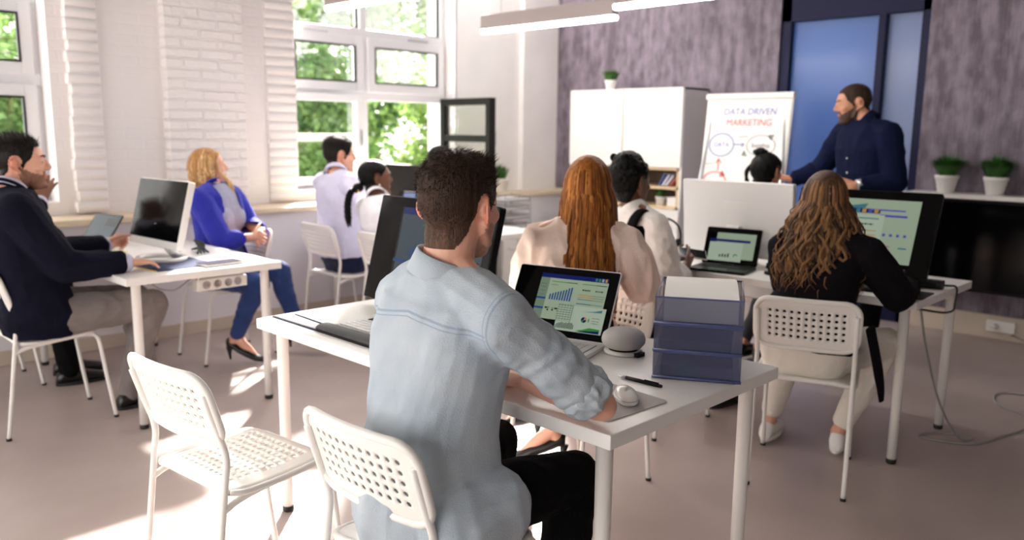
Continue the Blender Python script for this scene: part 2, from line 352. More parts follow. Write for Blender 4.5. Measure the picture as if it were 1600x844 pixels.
def tree(x, y, top, rad, label, mats, n=5200, leaf=.15):
    rs = random.Random(int(x * 31 + y * 17))
    root = thing('tree', label, 'tree', (x, y, -4), 0, 'trees outside the windows')
    t = MB(); t.tube(bez([(0, 0, 0), (.1, .05, 2), (-.05, 0, 3.6), (0, 0, top + 4 - rad * .7)], 5), [.22 - .009 * i for i in range(16)], n=9)
    for k in range(7):
        a = rs.uniform(0, 6.28); z = rs.uniform(2.2, top + 3); t.tube(bez([(0, 0, z - .5), (math.cos(a) * rad * .4, math.sin(a) * rad * .4, z), (math.cos(a) * rad * .85, math.sin(a) * rad * .6, z + .5)], 4), [.06 - .006 * i for i in range(9)], n=6)
    t.build('trunk', 'bark', root)
    f = MB(); blobs = []
    for k in range(int(34 * max(1, (rad / 1.5) ** 2))):
        a = rs.uniform(0, 6.28); rr = rad * math.sqrt(rs.random()) * .62; z = rs.uniform(3.9, top + 4 - .5); blobs.append((rr * math.cos(a), rr * math.sin(a), z, rs.uniform(.26, .36) * rad, rs.choice([0, 0, 1, 1, 2])))
    for k in range(int(n * 1.35)):
        bx, by, bz, br, mi = rs.choice(blobs); d = Vector((rs.gauss(0, 1), rs.gauss(0, 1), rs.gauss(0, 1))).normalized(); p = Vector((bx, by, bz)) + d * br * (rs.random() ** .33)
        if p.z > top + 4: continue
        u = Vector((rs.gauss(0, 1), rs.gauss(0, 1), rs.gauss(0, .6))).normalized(); v = u.cross(d + Vector((.01, .02, .3))).normalized(); L = leaf * rs.uniform(.7, 1.4)
        f.add([p, p + u * L * .5 + v * L * .34, p + u * L, p + u * L * .5 - v * L * .34], [(0, 1, 2, 3)], mi)
    f.build('foliage', mats, root); return root
D, Mi, L_ = 'leaf_dark', 'leaf_mid', 'leaf_light'
tree(2.5, 8.7, 2.8, 1.35, 'leafy tree outside the window at the left edge', [Mi, D, L_], 12000, .085)
tree(5.3, 8.7, 2.8, 1.35, 'near tree outside behind the ajar left casement', [Mi, D, Mi], 13000, .085)
tree(8.05, 8.7, 2.7, 1.35, 'bright green near tree outside by the shaded open casement', [L_, L_, Mi], 13000, .085)
tree(3.4, 12.4, 4.4, 2.1, 'middle row tree outside behind the leafy tree at the left edge', [D, Mi, Mi], 12000, .13)
tree(7.8, 12.4, 4.4, 2.1, 'middle row tree outside behind the upper left panes of the open window', [Mi, D, L_], 13000, .13)
tree(12.2, 12.4, 4.4, 2.1, 'middle row tree outside at the right of the upper panes', [Mi, L_, D], 12000, .13)
tree(4.9, 18, 7.0, 2.95, 'tall back row tree outside far behind the left edge window', [D, Mi, Mi], 12000, .2)
tree(11.0, 18, 7.2, 2.95, 'tall back row tree outside filling the top panes', [Mi, D, L_], 13000, .2)
tree(17.1, 18, 7.0, 2.95, 'tall back row tree outside, farthest to the right', [D, Mi, L_], 12000, .2)
# ---- lamps
def lamp(x, y0, y1, z, label):
    L = y1 - y0; r = thing('pendant_lamp', label, 'lamp', (x, (y0 + y1) / 2, z), 0, 'linear pendant lamps')
    b = bevel(MB().box(-.035, .035, -L / 2, L / 2, .03, .135).build('housing', 'lamp_body', r), .004)
    MB().rbox(-.03, .03, -L / 2 + .002, L / 2 - .002, 0, .032, r=.012, ax='y').build('diffuser', 'lamp_glow', r)
    for s in (-1, 1):
        MB().tube([(0, s * L * .35, .13), (0, s * L * .35, ZC - z)], .0025, n=6).build('suspension_cable', 'silver', r)
lamp(3.04, 3.30, 4.63, 2.15, 'white linear lamp hanging at the top left before the window')
lamp(4.50, 3.47, 4.74, 2.15, 'white linear lamp hanging before the white far wall, in the middle')
lamp(5.35, 4.25, 5.5, 2.95, 'unseen white linear lamp added in the far corner to brighten the wall')  # extra unseen lamp, added to brighten the far wall and cupboard
lamp(4.15, 1.95, 3.20, 2.15, 'white linear lamp hanging above the white cupboard, rightmost')
# ------------------------------------------------------------------ furniture
def make_table(x0, x1, y0, y1, label, z=.735):
    r = thing('desk', label, 'desk', ((x0 + x1) / 2, (y0 + y1) / 2, 0), 0, 'white desks'); a, b = (x1 - x0) / 2, (y1 - y0) / 2
    bevel(MB().box(-a, a, -b, b, z - .036, z).build('tabletop', 'white_paint', r), .0025)
    for sx in (-1, 1):
        for sy in (-1, 1):
            px, py = sx * (a - .065), sy * (b - .065)
            l = MB().lathe([(.034, z - .036), (.034, z - .042), (.0215, z - .046), (.0205, .4), (.0195, .02)], n=18, c=(px, py, 0)).build('leg', 'white_powder', r)
            MB().lathe([(.021, .022), (.021, .004), (.018, 0)], n=16, c=(px, py, 0)).build('foot', 'black_rubber', l)
    return r
TA = make_table(1.412, 2.215, 1.065, 2.665, 'white desk in the foreground where the man in the light blue shirt works')
TL = make_table(1.372, 2.15, 3.765, 5.365, 'white desk at the left with the white screen computer')
TR = make_table(3.525, 4.27, 1.118, 2.72, 'white desk at the right before the woman in the black jacket')
TW = make_table(3.42, 4.2, 3.80, 5.36, 'white desk by the open window with the dark monitor')

def perf_plate(W, H, nx, ny, win, hin, hole=.3, rcorner=.05):
    """perforated sheet in the (s,t) plane with a rounded outline, as verts/faces in 2D"""
    vs = []; fs = []; idx = {}
    def V(x, y):
        k = (round(x, 6), round(y, 6))
        if k not in idx: idx[k] = len(vs); vs.append(k)
        return idx[k]
    cw, ch = win / nx, hin / ny
    for i in range(nx):
        for j in range(ny):
            x0, y0 = -win / 2 + i * cw, -hin / 2 + j * ch; cx, cy = x0 + cw / 2, y0 + ch / 2; r = hole * min(cw, ch)
            out = [V(x0, y0), V(cx, y0), V(x0 + cw, y0), V(x0 + cw, cy), V(x0 + cw, y0 + ch), V(cx, y0 + ch), V(x0, y0 + ch), V(x0, cy)]
            inn = [V(cx + r * math.cos(-.75 * PI + k * PI / 4), cy + r * math.sin(-.75 * PI + k * PI / 4)) for k in range(8)]
            for k in range(8): fs.append((out[k], out[(k + 1) % 8], inn[(k + 1) % 8], inn[k]))
    loop = []
    for i in range(2 * nx): loop.append((-win / 2 + i * cw / 2, -hin / 2))
    for j in range(2 * ny): loop.append((win / 2, -hin / 2 + j * ch / 2))
    for i in range(2 * nx): loop.append((win / 2 - i * cw / 2, hin / 2))
    for j in range(2 * ny): loop.append((-win / 2, hin / 2 - j * ch / 2))
    def outl(x, y, q):
        X, Y = x / win * (win + (W - win) * q), y / hin * (hin + (H - hin) * q); rc = rcorner * q + 1e-4; hw, hh = (win + (W - win) * q) / 2, (hin + (H - hin) * q) / 2
        ax, ay = abs(X) - (hw - rc), abs(Y) - (hh - rc)
        if ax > 0 and ay > 0:
            l = math.hypot(ax, ay)
            if l > 0: X = math.copysign(hw - rc + ax / l * rc, X); Y = math.copysign(hh - rc + ay / l * rc, Y)
        return X, Y
    n = len(loop); prev = [V(*p) for p in loop]; outline = []
    for q in (.5, 1.0):
        cur = [V(*outl(*p, q)) for p in loop]
        for k in range(n): fs.append((prev[k], cur[k], cur[(k + 1) % n], prev[(k + 1) % n]))
        prev = cur
    outline = [vs[i] for i in prev]
    return vs, fs, outline
def solid(o, t):
    m = o.modifiers.new('thickness', 'SOLIDIFY'); m.thickness = t; m.offset = 0; return o
def chair_meshes():
    W, t = .385, .0095
    # backrest: curved around the vertical axis, raked, from z .585 to .775
    vs, fs, ol = perf_plate(W, .20, 11, 5, .30, .128, .27, .055)
    def bm_(x, y):   # x lateral, y height
        z = .68 + y; rake = .055 - (y + .1) * .30; return (rake - .022 * (1 - (2 * x / W) ** 2) + .012, x, z)
    b = MB().add([bm_(*p) for p in vs], fs, 0, True); b.tube([bm_(*p) for p in ol] + [bm_(*ol[0])], .0085, n=8, cap=False)
    # seat
    vs, fs, ol = perf_plate(.385, .345, 11, 10, .285, .26, .27, .06)
    def sm_(y, x):   # y lateral, x depth
        u = x / .1725; z = .452 - .010 * (1 - u * u) + .012 * (u + 1) / 2 - .010 * max(0, abs(y) - .12) / .07 - (.012 if False else 0)
        z -= .022 * max(0, (u - .72) / .28) ** 2
        return (.235 + x, y, z)
    s = MB().add([sm_(*p) for p in vs], fs, 0, True); s.tube([(p[0], p[1], p[2] - .004) for p in [sm_(*q) for q in ol] + [sm_(*ol[0])]], .0075, n=8, cap=False)
    legs = []
    for sy in (-1, 1):
        y = sy * .183
        r = MB().tube(bez([(0, y, 0), (.03, y, .22), (.062, y, .47), (.069, y, .53), (.062, y, .575), (.04, y, .64), (.012, y, .73)], 5), t, n=10)
        fl = MB(); fl.tube(bez([(.052, y, .395), (.10, y * .99, .412), (.18, y * .97, .422), (.30, y * .97, .432), (.375, y * .97, .434), (.405, y * .97, .415), (.418, y * .975, .37), (.44, y * .99, .2), (.468, y, 0)], 5), t, n=10)
        legs.append((r, (0, y))); legs.append((fl, (.468, y)))
    return b, s, legs
PROTO = None
def chair(x, y, yaw, label):
    """x,y = midpoint of the two rear feet"""
    global PROTO
    if PROTO is None:
        r = thing('chair', label, 'chair', (x, y, 0), yaw, 'white perforated stacking chairs'); b, s, legs = chair_meshes()
        solid(b.build('backrest', 'white_plastic', r), .004); solid(s.build('seat', 'white_plastic', r), .004)
        for l, (fx, fy) in legs:
            lo = l.build('leg', 'white_powder', r); MB().lathe([(.0115, .012), (.012, 0)], n=10, c=(fx, fy, 0)).build('foot_cap', 'black_rubber', lo)
        PROTO = r
    else:
        r = copy_tree(PROTO); r.location = (x, y, 0); r.rotation_euler = (0, 0, yaw); r['label'] = label
    return r
R = math.radians
chair(.86, 2.155, R(6), 'empty white perforated chair in the left foreground')
chair(.965, 1.42, R(3), 'white perforated chair under the man in the light blue shirt')
chair(3.00, 1.345, R(20), 'white perforated chair under the woman in the black jacket')
chair(2.675, 2.0, R(180), 'white perforated chair of the red-haired woman, facing away from the cupboard')
chair(3.06, 2.24, R(0), 'white perforated chair under the woman in the white puff sleeved blouse')
chair(.935, 4.27, R(0), 'white perforated chair under the man in the navy blazer at the left')
chair(.84, 5.06, R(0), 'white chair under the clapping person hidden behind the navy blazer')
chair(2.58, 4.80, R(180), 'white chair under the blonde woman in the cobalt blazer')
chair(2.97, 4.75, R(0), 'white chair under the man in glasses by the window')
chair(2.97, 4.09, R(0), 'white chair under the woman with the braided ponytail')
# cupboard with doors above and open shelves
r = thing('cupboard', 'tall white cupboard with open wooden shelves against the concrete wall', 'cupboard', (6.05, 4.53, 0)); CB = r
b = MB(); w = .625; d = .385
b.box(0, d, w - .02, w, 0, 1.80); b.box(0, d, -w, -w + .02, 0, 1.80); b.box(0, d, -w, w, 1.78, 1.80); b.box(d - .012, d, -w, w, 0, 1.8); b.box(.02, d, -w, w, 0, .08); b.box(.002, d, -.01, .01, .08, 1.78)
bevel(b.build('carcass', 'white_paint', r), .002)
for a, c in ((.006, w - .004), (-w + .004, -.006)):
    bevel(MB().box(-.018, 0, a, c, 1.12, 1.795).build('door', 'white_paint', r), .002); bevel(MB().box(-.018, 0, a, c, .09, .755).build('door', 'white_paint', r), .002)
mat('shelf_dark', srgb(92, 74, 62), .6, var=.1)
i = MB()
for zz in (.76, .93, 1.095): i.box(0, d - .02, -w + .02, w - .02, zz, zz + .022)
i.box(0, .02, w - .045, w - .02, .76, 1.117); i.box(0, .02, -w + .02, -w + .045, .76, 1.117)
i.build('shelf', 'wood_light', r); MB().box(d - .03, d - .014, -w + .02, w - .02, .77, 1.11).build('back_panel', 'shelf_dark', r)
# little plant on top
def pot_plant(x, y, z, s, label, group=None, n=170, spread=1.0):
    r = thing('potted_plant', label, 'plant', (x, y, z), 0, group); rs = random.Random(int(x * 100 + y * 77))
    MB().lathe([(.032 * s, 0), (.035 * s, .004 * s), (.047 * s, .062 * s), (.05 * s, .064 * s), (.052 * s, .08 * s), (.047 * s, .08 * s), (.045 * s, .07 * s)], n=24).build('pot', 'pot_white', r)
    MB().lathe([(.045 * s, .070 * s), (.001, .073 * s)], n=16).build('soil', 'soil', r)
    g = MB()
    for k in range(n):
        a = rs.uniform(0, 6.28); t = rs.random() ** .6; L = rs.uniform(.07, .115) * s; dx, dy = math.cos(a), math.sin(a); b0 = Vector((dx * .03 * s * t, dy * .03 * s * t, .072 * s))
        o = (.02 + .075 * t) * s * spread
        p = [b0, b0 + Vector((dx * o * .45, dy * o * .45, L * .62)), b0 + Vector((dx * o, dy * o, L * (1.0 - .35 * t)))]
        sd = Vector((-dy, dx, 0)) * .004 * s
        g.add([p[0] - sd, p[0] + sd, p[1] + sd * 1.2, p[1] - sd * 1.2, p[2]], [(0, 1, 2, 3), (3, 2, 4)], 0, True)
    tag(g.build('grass_blades', 'grass_green', r)); return r
pot_plant(6.20, 4.81, 1.80, 1.15, 'small potted grass on top of the white cupboard')
# wall ledge with black glass panel below
r = thing('ledge_shelf', 'long white ledge shelf carrying the potted grasses', 'shelf', (XB, 0, 1.02)); bevel(MB().box(-.26, 0, YR + .02, 2.13, -.03, 0).build('board', 'white_paint', r), .003)
MB().box(-.2, 0, 1.9, 1.93, -.2, -.03).build('bracket', 'white_powder', r); MB().box(-.2, 0, .4, .43, -.2, -.03).build('bracket', 'white_powder', r)
r = thing('screen_panel', 'large black glass screen under the white ledge', 'television', (XB - .06, .95, .35)); 
bevel(MB().box(-.16, -.02, -1.7, 1.16, 0, .635).build('housing', 'black_plastic', r), .004); MB().box(-.166, -.16, -1.68, 1.14, .02, .615).build('screen', 'black_gloss', r)
G = 'potted grasses on the ledge'
pot_plant(6.32, 1.885, 1.02, 1.55, 'potted grass on the ledge beside the blue door', G, 460, .82)
pot_plant(6.32, 1.575, 1.02, 1.55, 'potted grass on the ledge, second from the blue door', G, 460, .82)
pot_plant(6.32, 1.26, 1.02, 1.55, 'potted grass on the ledge, cut by the right edge of the photo', G, 460, .82)
# wall socket and its plug
r = thing('wall_socket', 'white wall socket with a plug on the beige baseboard', 'socket', (XB - .018, 1.47, .10))
bevel(MB().box(-.03, 0, -.09, .09, -.04, .04).build('plate', 'white_plastic', r), .003); MB().lathe([(.02, 0), (.018, .03), (.008, .045)], n=14, M=Matrix.Translation((-.03, .03, 0)) @ Matrix.Rotation(-PI / 2, 4, 'Y')).build('plug', 'white_plastic', r)
# flip chart
mat('marker_blue', srgb(112, 124, 188), .7); mat('marker_red', srgb(216, 82, 88), .7); mat('marker_black', srgb(70, 68, 80), .7); mat('marker_green', srgb(130, 190, 150), .7)
r = thing('flip_chart', 'white paper flip chart on a stand with coloured marker drawing', 'flip chart', (5.6, 3.10, 0), R(-2))
lean = lambda z: (z - 1.0) * .10
MBp = MB(); q = .355
MBp.add([(lean(z), s * q, z) for z in (.98, 1.69) for s in (-1, 1)] + [(lean(z) + .012, s * q, z) for z in (.98, 1.69) for s in (-1, 1)], [(0, 1, 3, 2), (4, 6, 7, 5), (0, 2, 6, 4), (1, 5, 7, 3), (2, 3, 7, 6), (0, 4, 5, 1)]); MBp.build('board', 'white_paint', r)
bevel(MB().add([(lean(z) - .008, s * (q - .008), z) for z in (.985, 1.665) for s in (-1, 1)] + [(lean(z) - .002, s * (q - .008), z) for z in (.985, 1.665) for s in (-1, 1)], [(0, 1, 3, 2), (4, 6, 7, 5), (0, 2, 6, 4), (1, 5, 7, 3), (2, 3, 7, 6), (0, 4, 5, 1)]).build('paper_pad', 'paper', r), .001)
MB().rbox(lean(1.69) - .022, lean(1.69) + .02, -q - .006, q + .006, 1.665, 1.715, r=.018, ax='y').build('clamp_bar', 'white_paint', r)
for s in (-1, 1): MB().tube([(.07, s * .3, 1.6), (-.18, s * .42, 0)], .014, n=10).build('leg', 'silver', r)
MB().tube([(.09, 0, 1.55), (.55, 0, 0)], .014, n=10).build('leg', 'silver', r); MB().box(-.07, .0, -.3, .3, .95, .965).build('pen_tray', 'silver', r)
def text_mesh(body, size, M, name, matn, parent, extrude=.0006, shear=0.0):
    cu = bpy.data.curves.new(name, 'FONT'); cu.body = body; cu.size = size; cu.extrude = extrude; cu.align_x = 'CENTER'; cu.shear = shear; cu.resolution_u = 3
    t = bpy.data.objects.new(name, cu); C.objects.link(t); dg = bpy.context.evaluated_depsgraph_get(); me = bpy.data.meshes.new_from_object(t.evaluated_get(dg)); bpy.data.objects.remove(t)
    me.transform(M); me.materials.clear(); me.materials.append(MATS[matn]); o = bpy.data.objects.new(name, me); C.objects.link(o); o.parent = parent; return o
def chart_M(yy, z):  # text reading from -x side: text x -> -y, text y -> z
    return Matrix(((0, .10, -1, lean(z) - .0095), (-1, 0, 0, yy), (0, 1, 0, z), (0, 0, 0, 1)))
text_mesh('DATA DRIVEN', .068, chart_M(-.02, 1.555), 'heading', 'marker_blue', r, shear=.1); text_mesh('MARKETING', .068, chart_M(-.02, 1.475), 'heading', 'marker_red', r, shear=.1)
def chart_line(pts, matn, rad=.0042, name='marker_drawing'):
    return MB().tube([(lean(z) - .0095, y, z) for y, z in pts], rad, n=6).build(name, matn, r)
ellp = lambda cy, cz, a, b: [(cy + a * math.cos(2 * PI * k / 28), cz + b * math.sin(2 * PI * k / 28)) for k in range(29)]
chart_line(ellp(.19, 1.33, .105, .085), 'marker_blue'); chart_line(ellp(-.14, 1.33, .115, .075), 'marker_black', .002); chart_line(ellp(.22, 1.05, .10, .075), 'marker_red')
chart_line([(.08, 1.335), (-.005, 1.335), (.02, 1.35), (-.005, 1.335), (.02, 1.32)], 'marker_blue'); chart_line([(.2, 1.135), (.2, 1.225), (.225, 1.19), (.2, 1.225), (.175, 1.19)], 'marker_red')
chart_line([(-.20, 1.40), (-.235, 1.405), (-.22, 1.375), (-.20, 1.40)], 'marker_black', .006); chart_line([(.0, 1.26), (-.03, 1.25), (-.01, 1.285), (0, 1.26)], 'marker_black', .006); chart_line([(.14, 1.10), (.16, 1.13), (.175, 1.095), (.14, 1.10)], 'marker_red', .008)
text_mesh('DATA', .05, chart_M(.19, 1.315), 'word', 'marker_blue', r); text_mesh('Insights', .05, chart_M(-.14, 1.315), 'word', 'marker_black', r); chart_line([(.05, 1.06), (.03, 1.045), (.0, 1.06), (-.04, 1.05)], 'marker_green', .005)
chart_line([(.05, 1.395), (.03, 1.39), (.0, 1.398), (-.03, 1.392)], 'marker_black', .002); chart_line([(.34, 1.19), (.3, 1.183), (.26, 1.19), (.24, 1.185)], 'marker_red', .002)
# low white cabinet under the far sill and a tray rack on it
r = thing('low_cabinet', 'low white rounded cabinet below the far window sill', 'cabinet', (5.46, 5.2, 0))
MB().rbox(-.47, .47, -.2, .2, 0.03, .545, r=.05, ax='x', seg=5, chamfer=.01).build('body', 'white_paint', r)
q = MB(); q.tube([(-.22 + .06 * math.cos(2 * PI * k / 20), -.202, .46 + .03 * math.sin(2 * PI * k / 20)) for k in range(21)], .004, n=6); q.tube(bez([(-.40, -.202, .40), (-.32, -.203, .38), (-.23, -.202, .40), (-.16, -.202, .45)], 5), .004, n=6)
mat('emblem_grey', srgb(205, 200, 200), .5); q.build('emblem', 'emblem_grey', r)
mat('wire_grey', srgb(150, 148, 150), .4, metal=.3)
r = thing('tray_rack', 'silver wire letter tray rack on the low white cabinet', 'tray rack', (5.24, 5.18, .545))
for k in range(4):
    z = .02 + k * .08; t = MB(); t.box(-.16, .16, -.12, .12, z, z + .004); t.tube([(-.16, -.12, z + .03), (.16, -.12, z + .03), (.16, .12, z + .03), (-.16, .12, z + .03), (-.16, -.12, z + .03)], .004, n=6); t.tube([(-.16, -.12, z), (.16, -.12, z), (.16, .12, z), (-.16, .12, z), (-.16, -.12, z)], .004, n=6)
    t.build('tray', 'wire_grey', r); MB().box(-.14, .14, -.105, .105, z + .005, z + .02).build('paper_sheets', 'paper', r)
for sx in (-1, 1):
    for sy in (-1, 1): MB().tube([(sx * .16, sy * .12, 0), (sx * .16, sy * .12, .31)], .005, n=6).build('post', 'wire_grey', r)
pot_plant(5.55, 5.6, .842, 1.6, 'small green plant in a white pot on the far sill', None, 90, .5)
# ------------------------------------------------------------------ people
mat('skin_fair', srgb(226, 172, 148), .5, var=.05, vscale=9, sss=.12); mat('skin_tan', srgb(196, 138, 108), .5, var=.06, vscale=9, sss=.1); mat('skin_dark', srgb(112, 72, 54), .45, var=.08, vscale=9, sss=.06); mat('skin_brown', srgb(140, 92, 68), .45, var=.08, vscale=9, sss=.06)
mat('stubble_fair', srgb(186, 138, 118), .65, var=.12, vscale=60); mat('stubble_dark', srgb(140, 100, 82), .7, var=.2, vscale=80)
mat('stubble_black', srgb(78, 56, 46), .7, var=.2, vscale=80); mat('lips_pink', srgb(200, 124, 112), .4); mat('lips_tan', srgb(150, 96, 82), .45); mat('lips_dark', srgb(128, 70, 64), .4); mat('ear_red', srgb(218, 146, 122), .5, sss=.2)
mat('eye_white', srgb(236, 232, 228), .15); mat('iris_brown', srgb(58, 40, 30), .15)
def hairmat(n, c, v=.35):
    mat(n, c, .42, var=v, vscale=14, stretch=(6, 6, .5), bump=.4, bscale=60, spec=.14)
hairmat('hair_brown', srgb(58, 42, 33)); hairmat('hair_fade', srgb(74, 55, 44)); hairmat('hair_fade_light', srgb(94, 71, 58)); hairmat('hair_dark', srgb(28, 22, 19)); hairmat('hair_black', srgb(9, 8, 8), .2); hairmat('hair_blonde', srgb(178, 132, 84)); hairmat('hair_fairblonde', srgb(214, 178, 130))
hairmat('hair_red', srgb(150, 90, 38)); hairmat('hair_red2', srgb(180, 118, 58)); hairmat('hair_red3', srgb(114, 64, 27)); hairmat('hair_wavy', srgb(84, 60, 43)); hairmat('hair_wavy2', srgb(128, 92, 60)); hairmat('hair_wavy3', srgb(58, 42, 31))
def cloth(n, c, b=.35, sc=260, rough=.85, v=.04): mat(n, c, rough, var=v, vscale=12, bump=b, bscale=sc, sheen=.0 if max(c) < .05 else .12, spec=.1 if max(c) < .05 else .2)
mat('denim_light', srgb(186, 195, 203), .85, col2=srgb(172, 184, 195), vscale=9, bump=.3, bscale=320, spec=.15)
def stitched():      # yoke and armhole seams of the denim shirt, as stitched lines in the cloth
    m = MATS['denim_light']; nt = m.node_tree; b = nt.nodes['Principled BSDF']; src = b.inputs['Base Color'].links[0].from_socket
    tc = nt.nodes.new('ShaderNodeTexCoord'); sp = nt.nodes.new('ShaderNodeSeparateXYZ'); nt.links.new(tc.outputs['Object'], sp.inputs[0])
    def mt(op, a, b_=None, c_=None):
        n = nt.nodes.new('ShaderNodeMath'); n.operation = op
        for i, v in enumerate((a, b_, c_)):
            if v is None: continue
            if isinstance(v, (int, float)): n.inputs[i].default_value = v
            else: nt.links.new(v, n.inputs[i])
        return n.outputs[0]
    x, y, z = sp.outputs; ay = mt('ABSOLUTE', mt('SUBTRACT', y, 1.405)); yk = mt('SUBTRACT', 1.012, mt('MULTIPLY', ay, .14))
    dz = mt('SUBTRACT', z, yk); band = mt('MULTIPLY', mt('LESS_THAN', mt('ABSOLUTE', dz), .0026), mt('LESS_THAN', ay, .205)); band2 = mt('MULTIPLY', mt('LESS_THAN', mt('ABSOLUTE', mt('ADD', dz, .010)), .0013), mt('LESS_THAN', ay, .205))
    da = mt('SUBTRACT', ay, mt('ADD', .203, mt('MULTIPLY', mt('ABSOLUTE', mt('SUBTRACT', z, .93)), .12))); arm = mt('MULTIPLY', mt('LESS_THAN', mt('ABSOLUTE', da), .0022), mt('GREATER_THAN', z, .80)); arm2 = mt('MULTIPLY', mt('LESS_THAN', mt('ABSOLUTE', mt('ADD', da, .010)), .0012), mt('GREATER_THAN', z, .80))
    back = mt('LESS_THAN', x, 1.30); al = mt('MULTIPLY', mt('MINIMUM', mt('ADD', mt('ADD', band, band2), mt('ADD', arm, arm2)), 1.0), back)
    mx = nt.nodes.new('ShaderNodeMixRGB'); mx.inputs[2].default_value = (*srgb(150, 165, 182), 1); nt.links.new(al, mx.inputs[0]); nt.links.new(src, mx.inputs[1]); nt.links.new(mx.outputs[0], b.inputs['Base Color'])
stitched()
cloth('black_cloth', srgb(8, 8, 9)); cloth('navy_cloth', srgb(17, 18, 34)); cloth('lavender_cloth', srgb(214, 212, 236)); cloth('grey_jeans', srgb(128, 120, 118), v=.12); cloth('cobalt_cloth', srgb(44, 50, 168)); cloth('greyblue_tee', srgb(164, 166, 190)); cloth('blue_jeans', srgb(44, 66, 122), v=.15)
cloth('white_shirt', srgb(238, 236, 244)); cloth('white_blouse', srgb(244, 241, 238)); cloth('peach_blouse', srgb(255, 228, 214)); cloth('ivory_trousers', srgb(236, 230, 220)); cloth('charcoal_cloth', srgb(58, 56, 60)); cloth('navy_shirt', srgb(16, 22, 50)); cloth('plum_black', srgb(20, 16, 22)); cloth('navy_trousers', srgb(28, 36, 66))
mat('shoe_black', srgb(10, 10, 11), .3); mat('shoe_white', srgb(240, 238, 236), .5); mat('belt', srgb(16, 14, 14), .4); mat('pearl', srgb(240, 236, 230), .2); mat('gold', srgb(212, 170, 90), .3, metal=1)

def V3(*a): return Vector(a)
def frame(o, yaw, pitch=0, roll=0):   # x forward, y left, z up ; pitch>0 looks up
    return Matrix.Translation(o) @ (Matrix.Rotation(yaw, 4, 'Z') @ Matrix.Rotation(-pitch, 4, 'Y') @ Matrix.Rotation(roll, 4, 'X'))
def caps(mb, a, b, ra, rb, n=14):
    a, b = Vector(a), Vector(b); d = b - a; L = d.length; d = d / L if L > 1e-7 else Vector((0, 0, 1)); u = d.orthogonal().normalized(); v = d.cross(u)
    st = []
    for k in range(1, 5): t = PI / 2 * k / 4; st.append((a - d * ra * math.cos(t), ra * math.sin(t)))
    for k in range(4): t = PI / 2 * k / 4; st.append((b + d * rb * math.sin(t), rb * math.cos(t)))
    mb.rings([[p + u * r * math.cos(2 * PI * k / n) + v * r * math.sin(2 * PI * k / n) for k in range(n)] for p, r in st])
def chain(mb, pts, rad, n=14):
    for i in range(len(pts) - 1): caps(mb, pts[i], pts[i + 1], rad[i], rad[i + 1], n)
def lerp(a, b, t): return a + (b - a) * t
def blob(mb, name, mats, parent, voxel=.006, smooth=4, disp=None, region=None, keep=None, thick=0.0):
    """union of the closed pieces in mb as one continuous surface; disp(co,no)->offset along the normal; region(c)->slots; keep(c)->bool"""
    o = mb.build(name, mats, None, True)
    m = o.modifiers.new('union', 'REMESH'); m.mode = 'VOXEL'; m.voxel_size = voxel; m.use_smooth_shade = True
    m = o.modifiers.new('soften', 'SMOOTH'); m.factor = .5; m.iterations = smooth
    dg = bpy.context.evaluated_depsgraph_get(); me = bpy.data.meshes.new_from_object(o.evaluated_get(dg)); old = o.data; o.modifiers.clear(); o.data = me; bpy.data.meshes.remove(old); me.name = name
    me.materials.clear()
    for k in (mats if isinstance(mats, (list, tuple)) else [mats]): me.materials.append(MATS[k])
    n = len(me.vertices); co = np.empty(n * 3); me.vertices.foreach_get('co', co); co = co.reshape(-1, 3)
    if disp:
        no = np.empty(n * 3); me.vertices.foreach_get('normal', no); no = no.reshape(-1, 3)
        co = co + no * disp(co, no)[:, None]; me.vertices.foreach_set('co', co.ravel())
    if region or keep:
        f = len(me.polygons); c = np.empty(f * 3); me.polygons.foreach_get('center', c); c = c.reshape(-1, 3)
        if region: me.polygons.foreach_set('material_index', region(c).astype(np.int32))
        if keep:
            k = keep(c); bm = bmesh.new(); bm.from_mesh(me); bm.faces.ensure_lookup_table()
            bmesh.ops.delete(bm, geom=[bm.faces[i] for i in np.nonzero(~k)[0]], context='FACES')
            bmesh.ops.smooth_vert(bm, verts=[v for v in bm.verts if v.is_boundary], factor=.5, use_axis_x=True, use_axis_y=True, use_axis_z=True); bm.to_mesh(me); bm.free()
    me.polygons.foreach_set('use_smooth', [True] * len(me.polygons)); me.update()
    if thick: m = o.modifiers.new('thickness', 'SOLIDIFY'); m.thickness = thick; m.offset = -1
    o.parent = parent; return o
def noise_disp(amp, freq, st=(1, 1, 1), seed=0.0, ridged=True, amp2=0.0, freq2=60):
    def f(co, no):
        out = np.empty(len(co)); nn = noise.noise
        for i, p in enumerate(co):
            q = (p[0] * freq * st[0] + seed, p[1] * freq * st[1] + seed * 2, p[2] * freq * st[2]); v = nn(q)
            v = (.45 - abs(v) * 1.6) if ridged else v
            out[i] = amp * v + (amp2 * nn((p[0] * freq2, p[1] * freq2, p[2] * freq2)) if amp2 else 0)
        return out
    return f
def loc_np(M, c):   # points into the local frame of M
    A = np.array(M.inverted()); return c @ A[:3, :3].T + A[:3, 3]

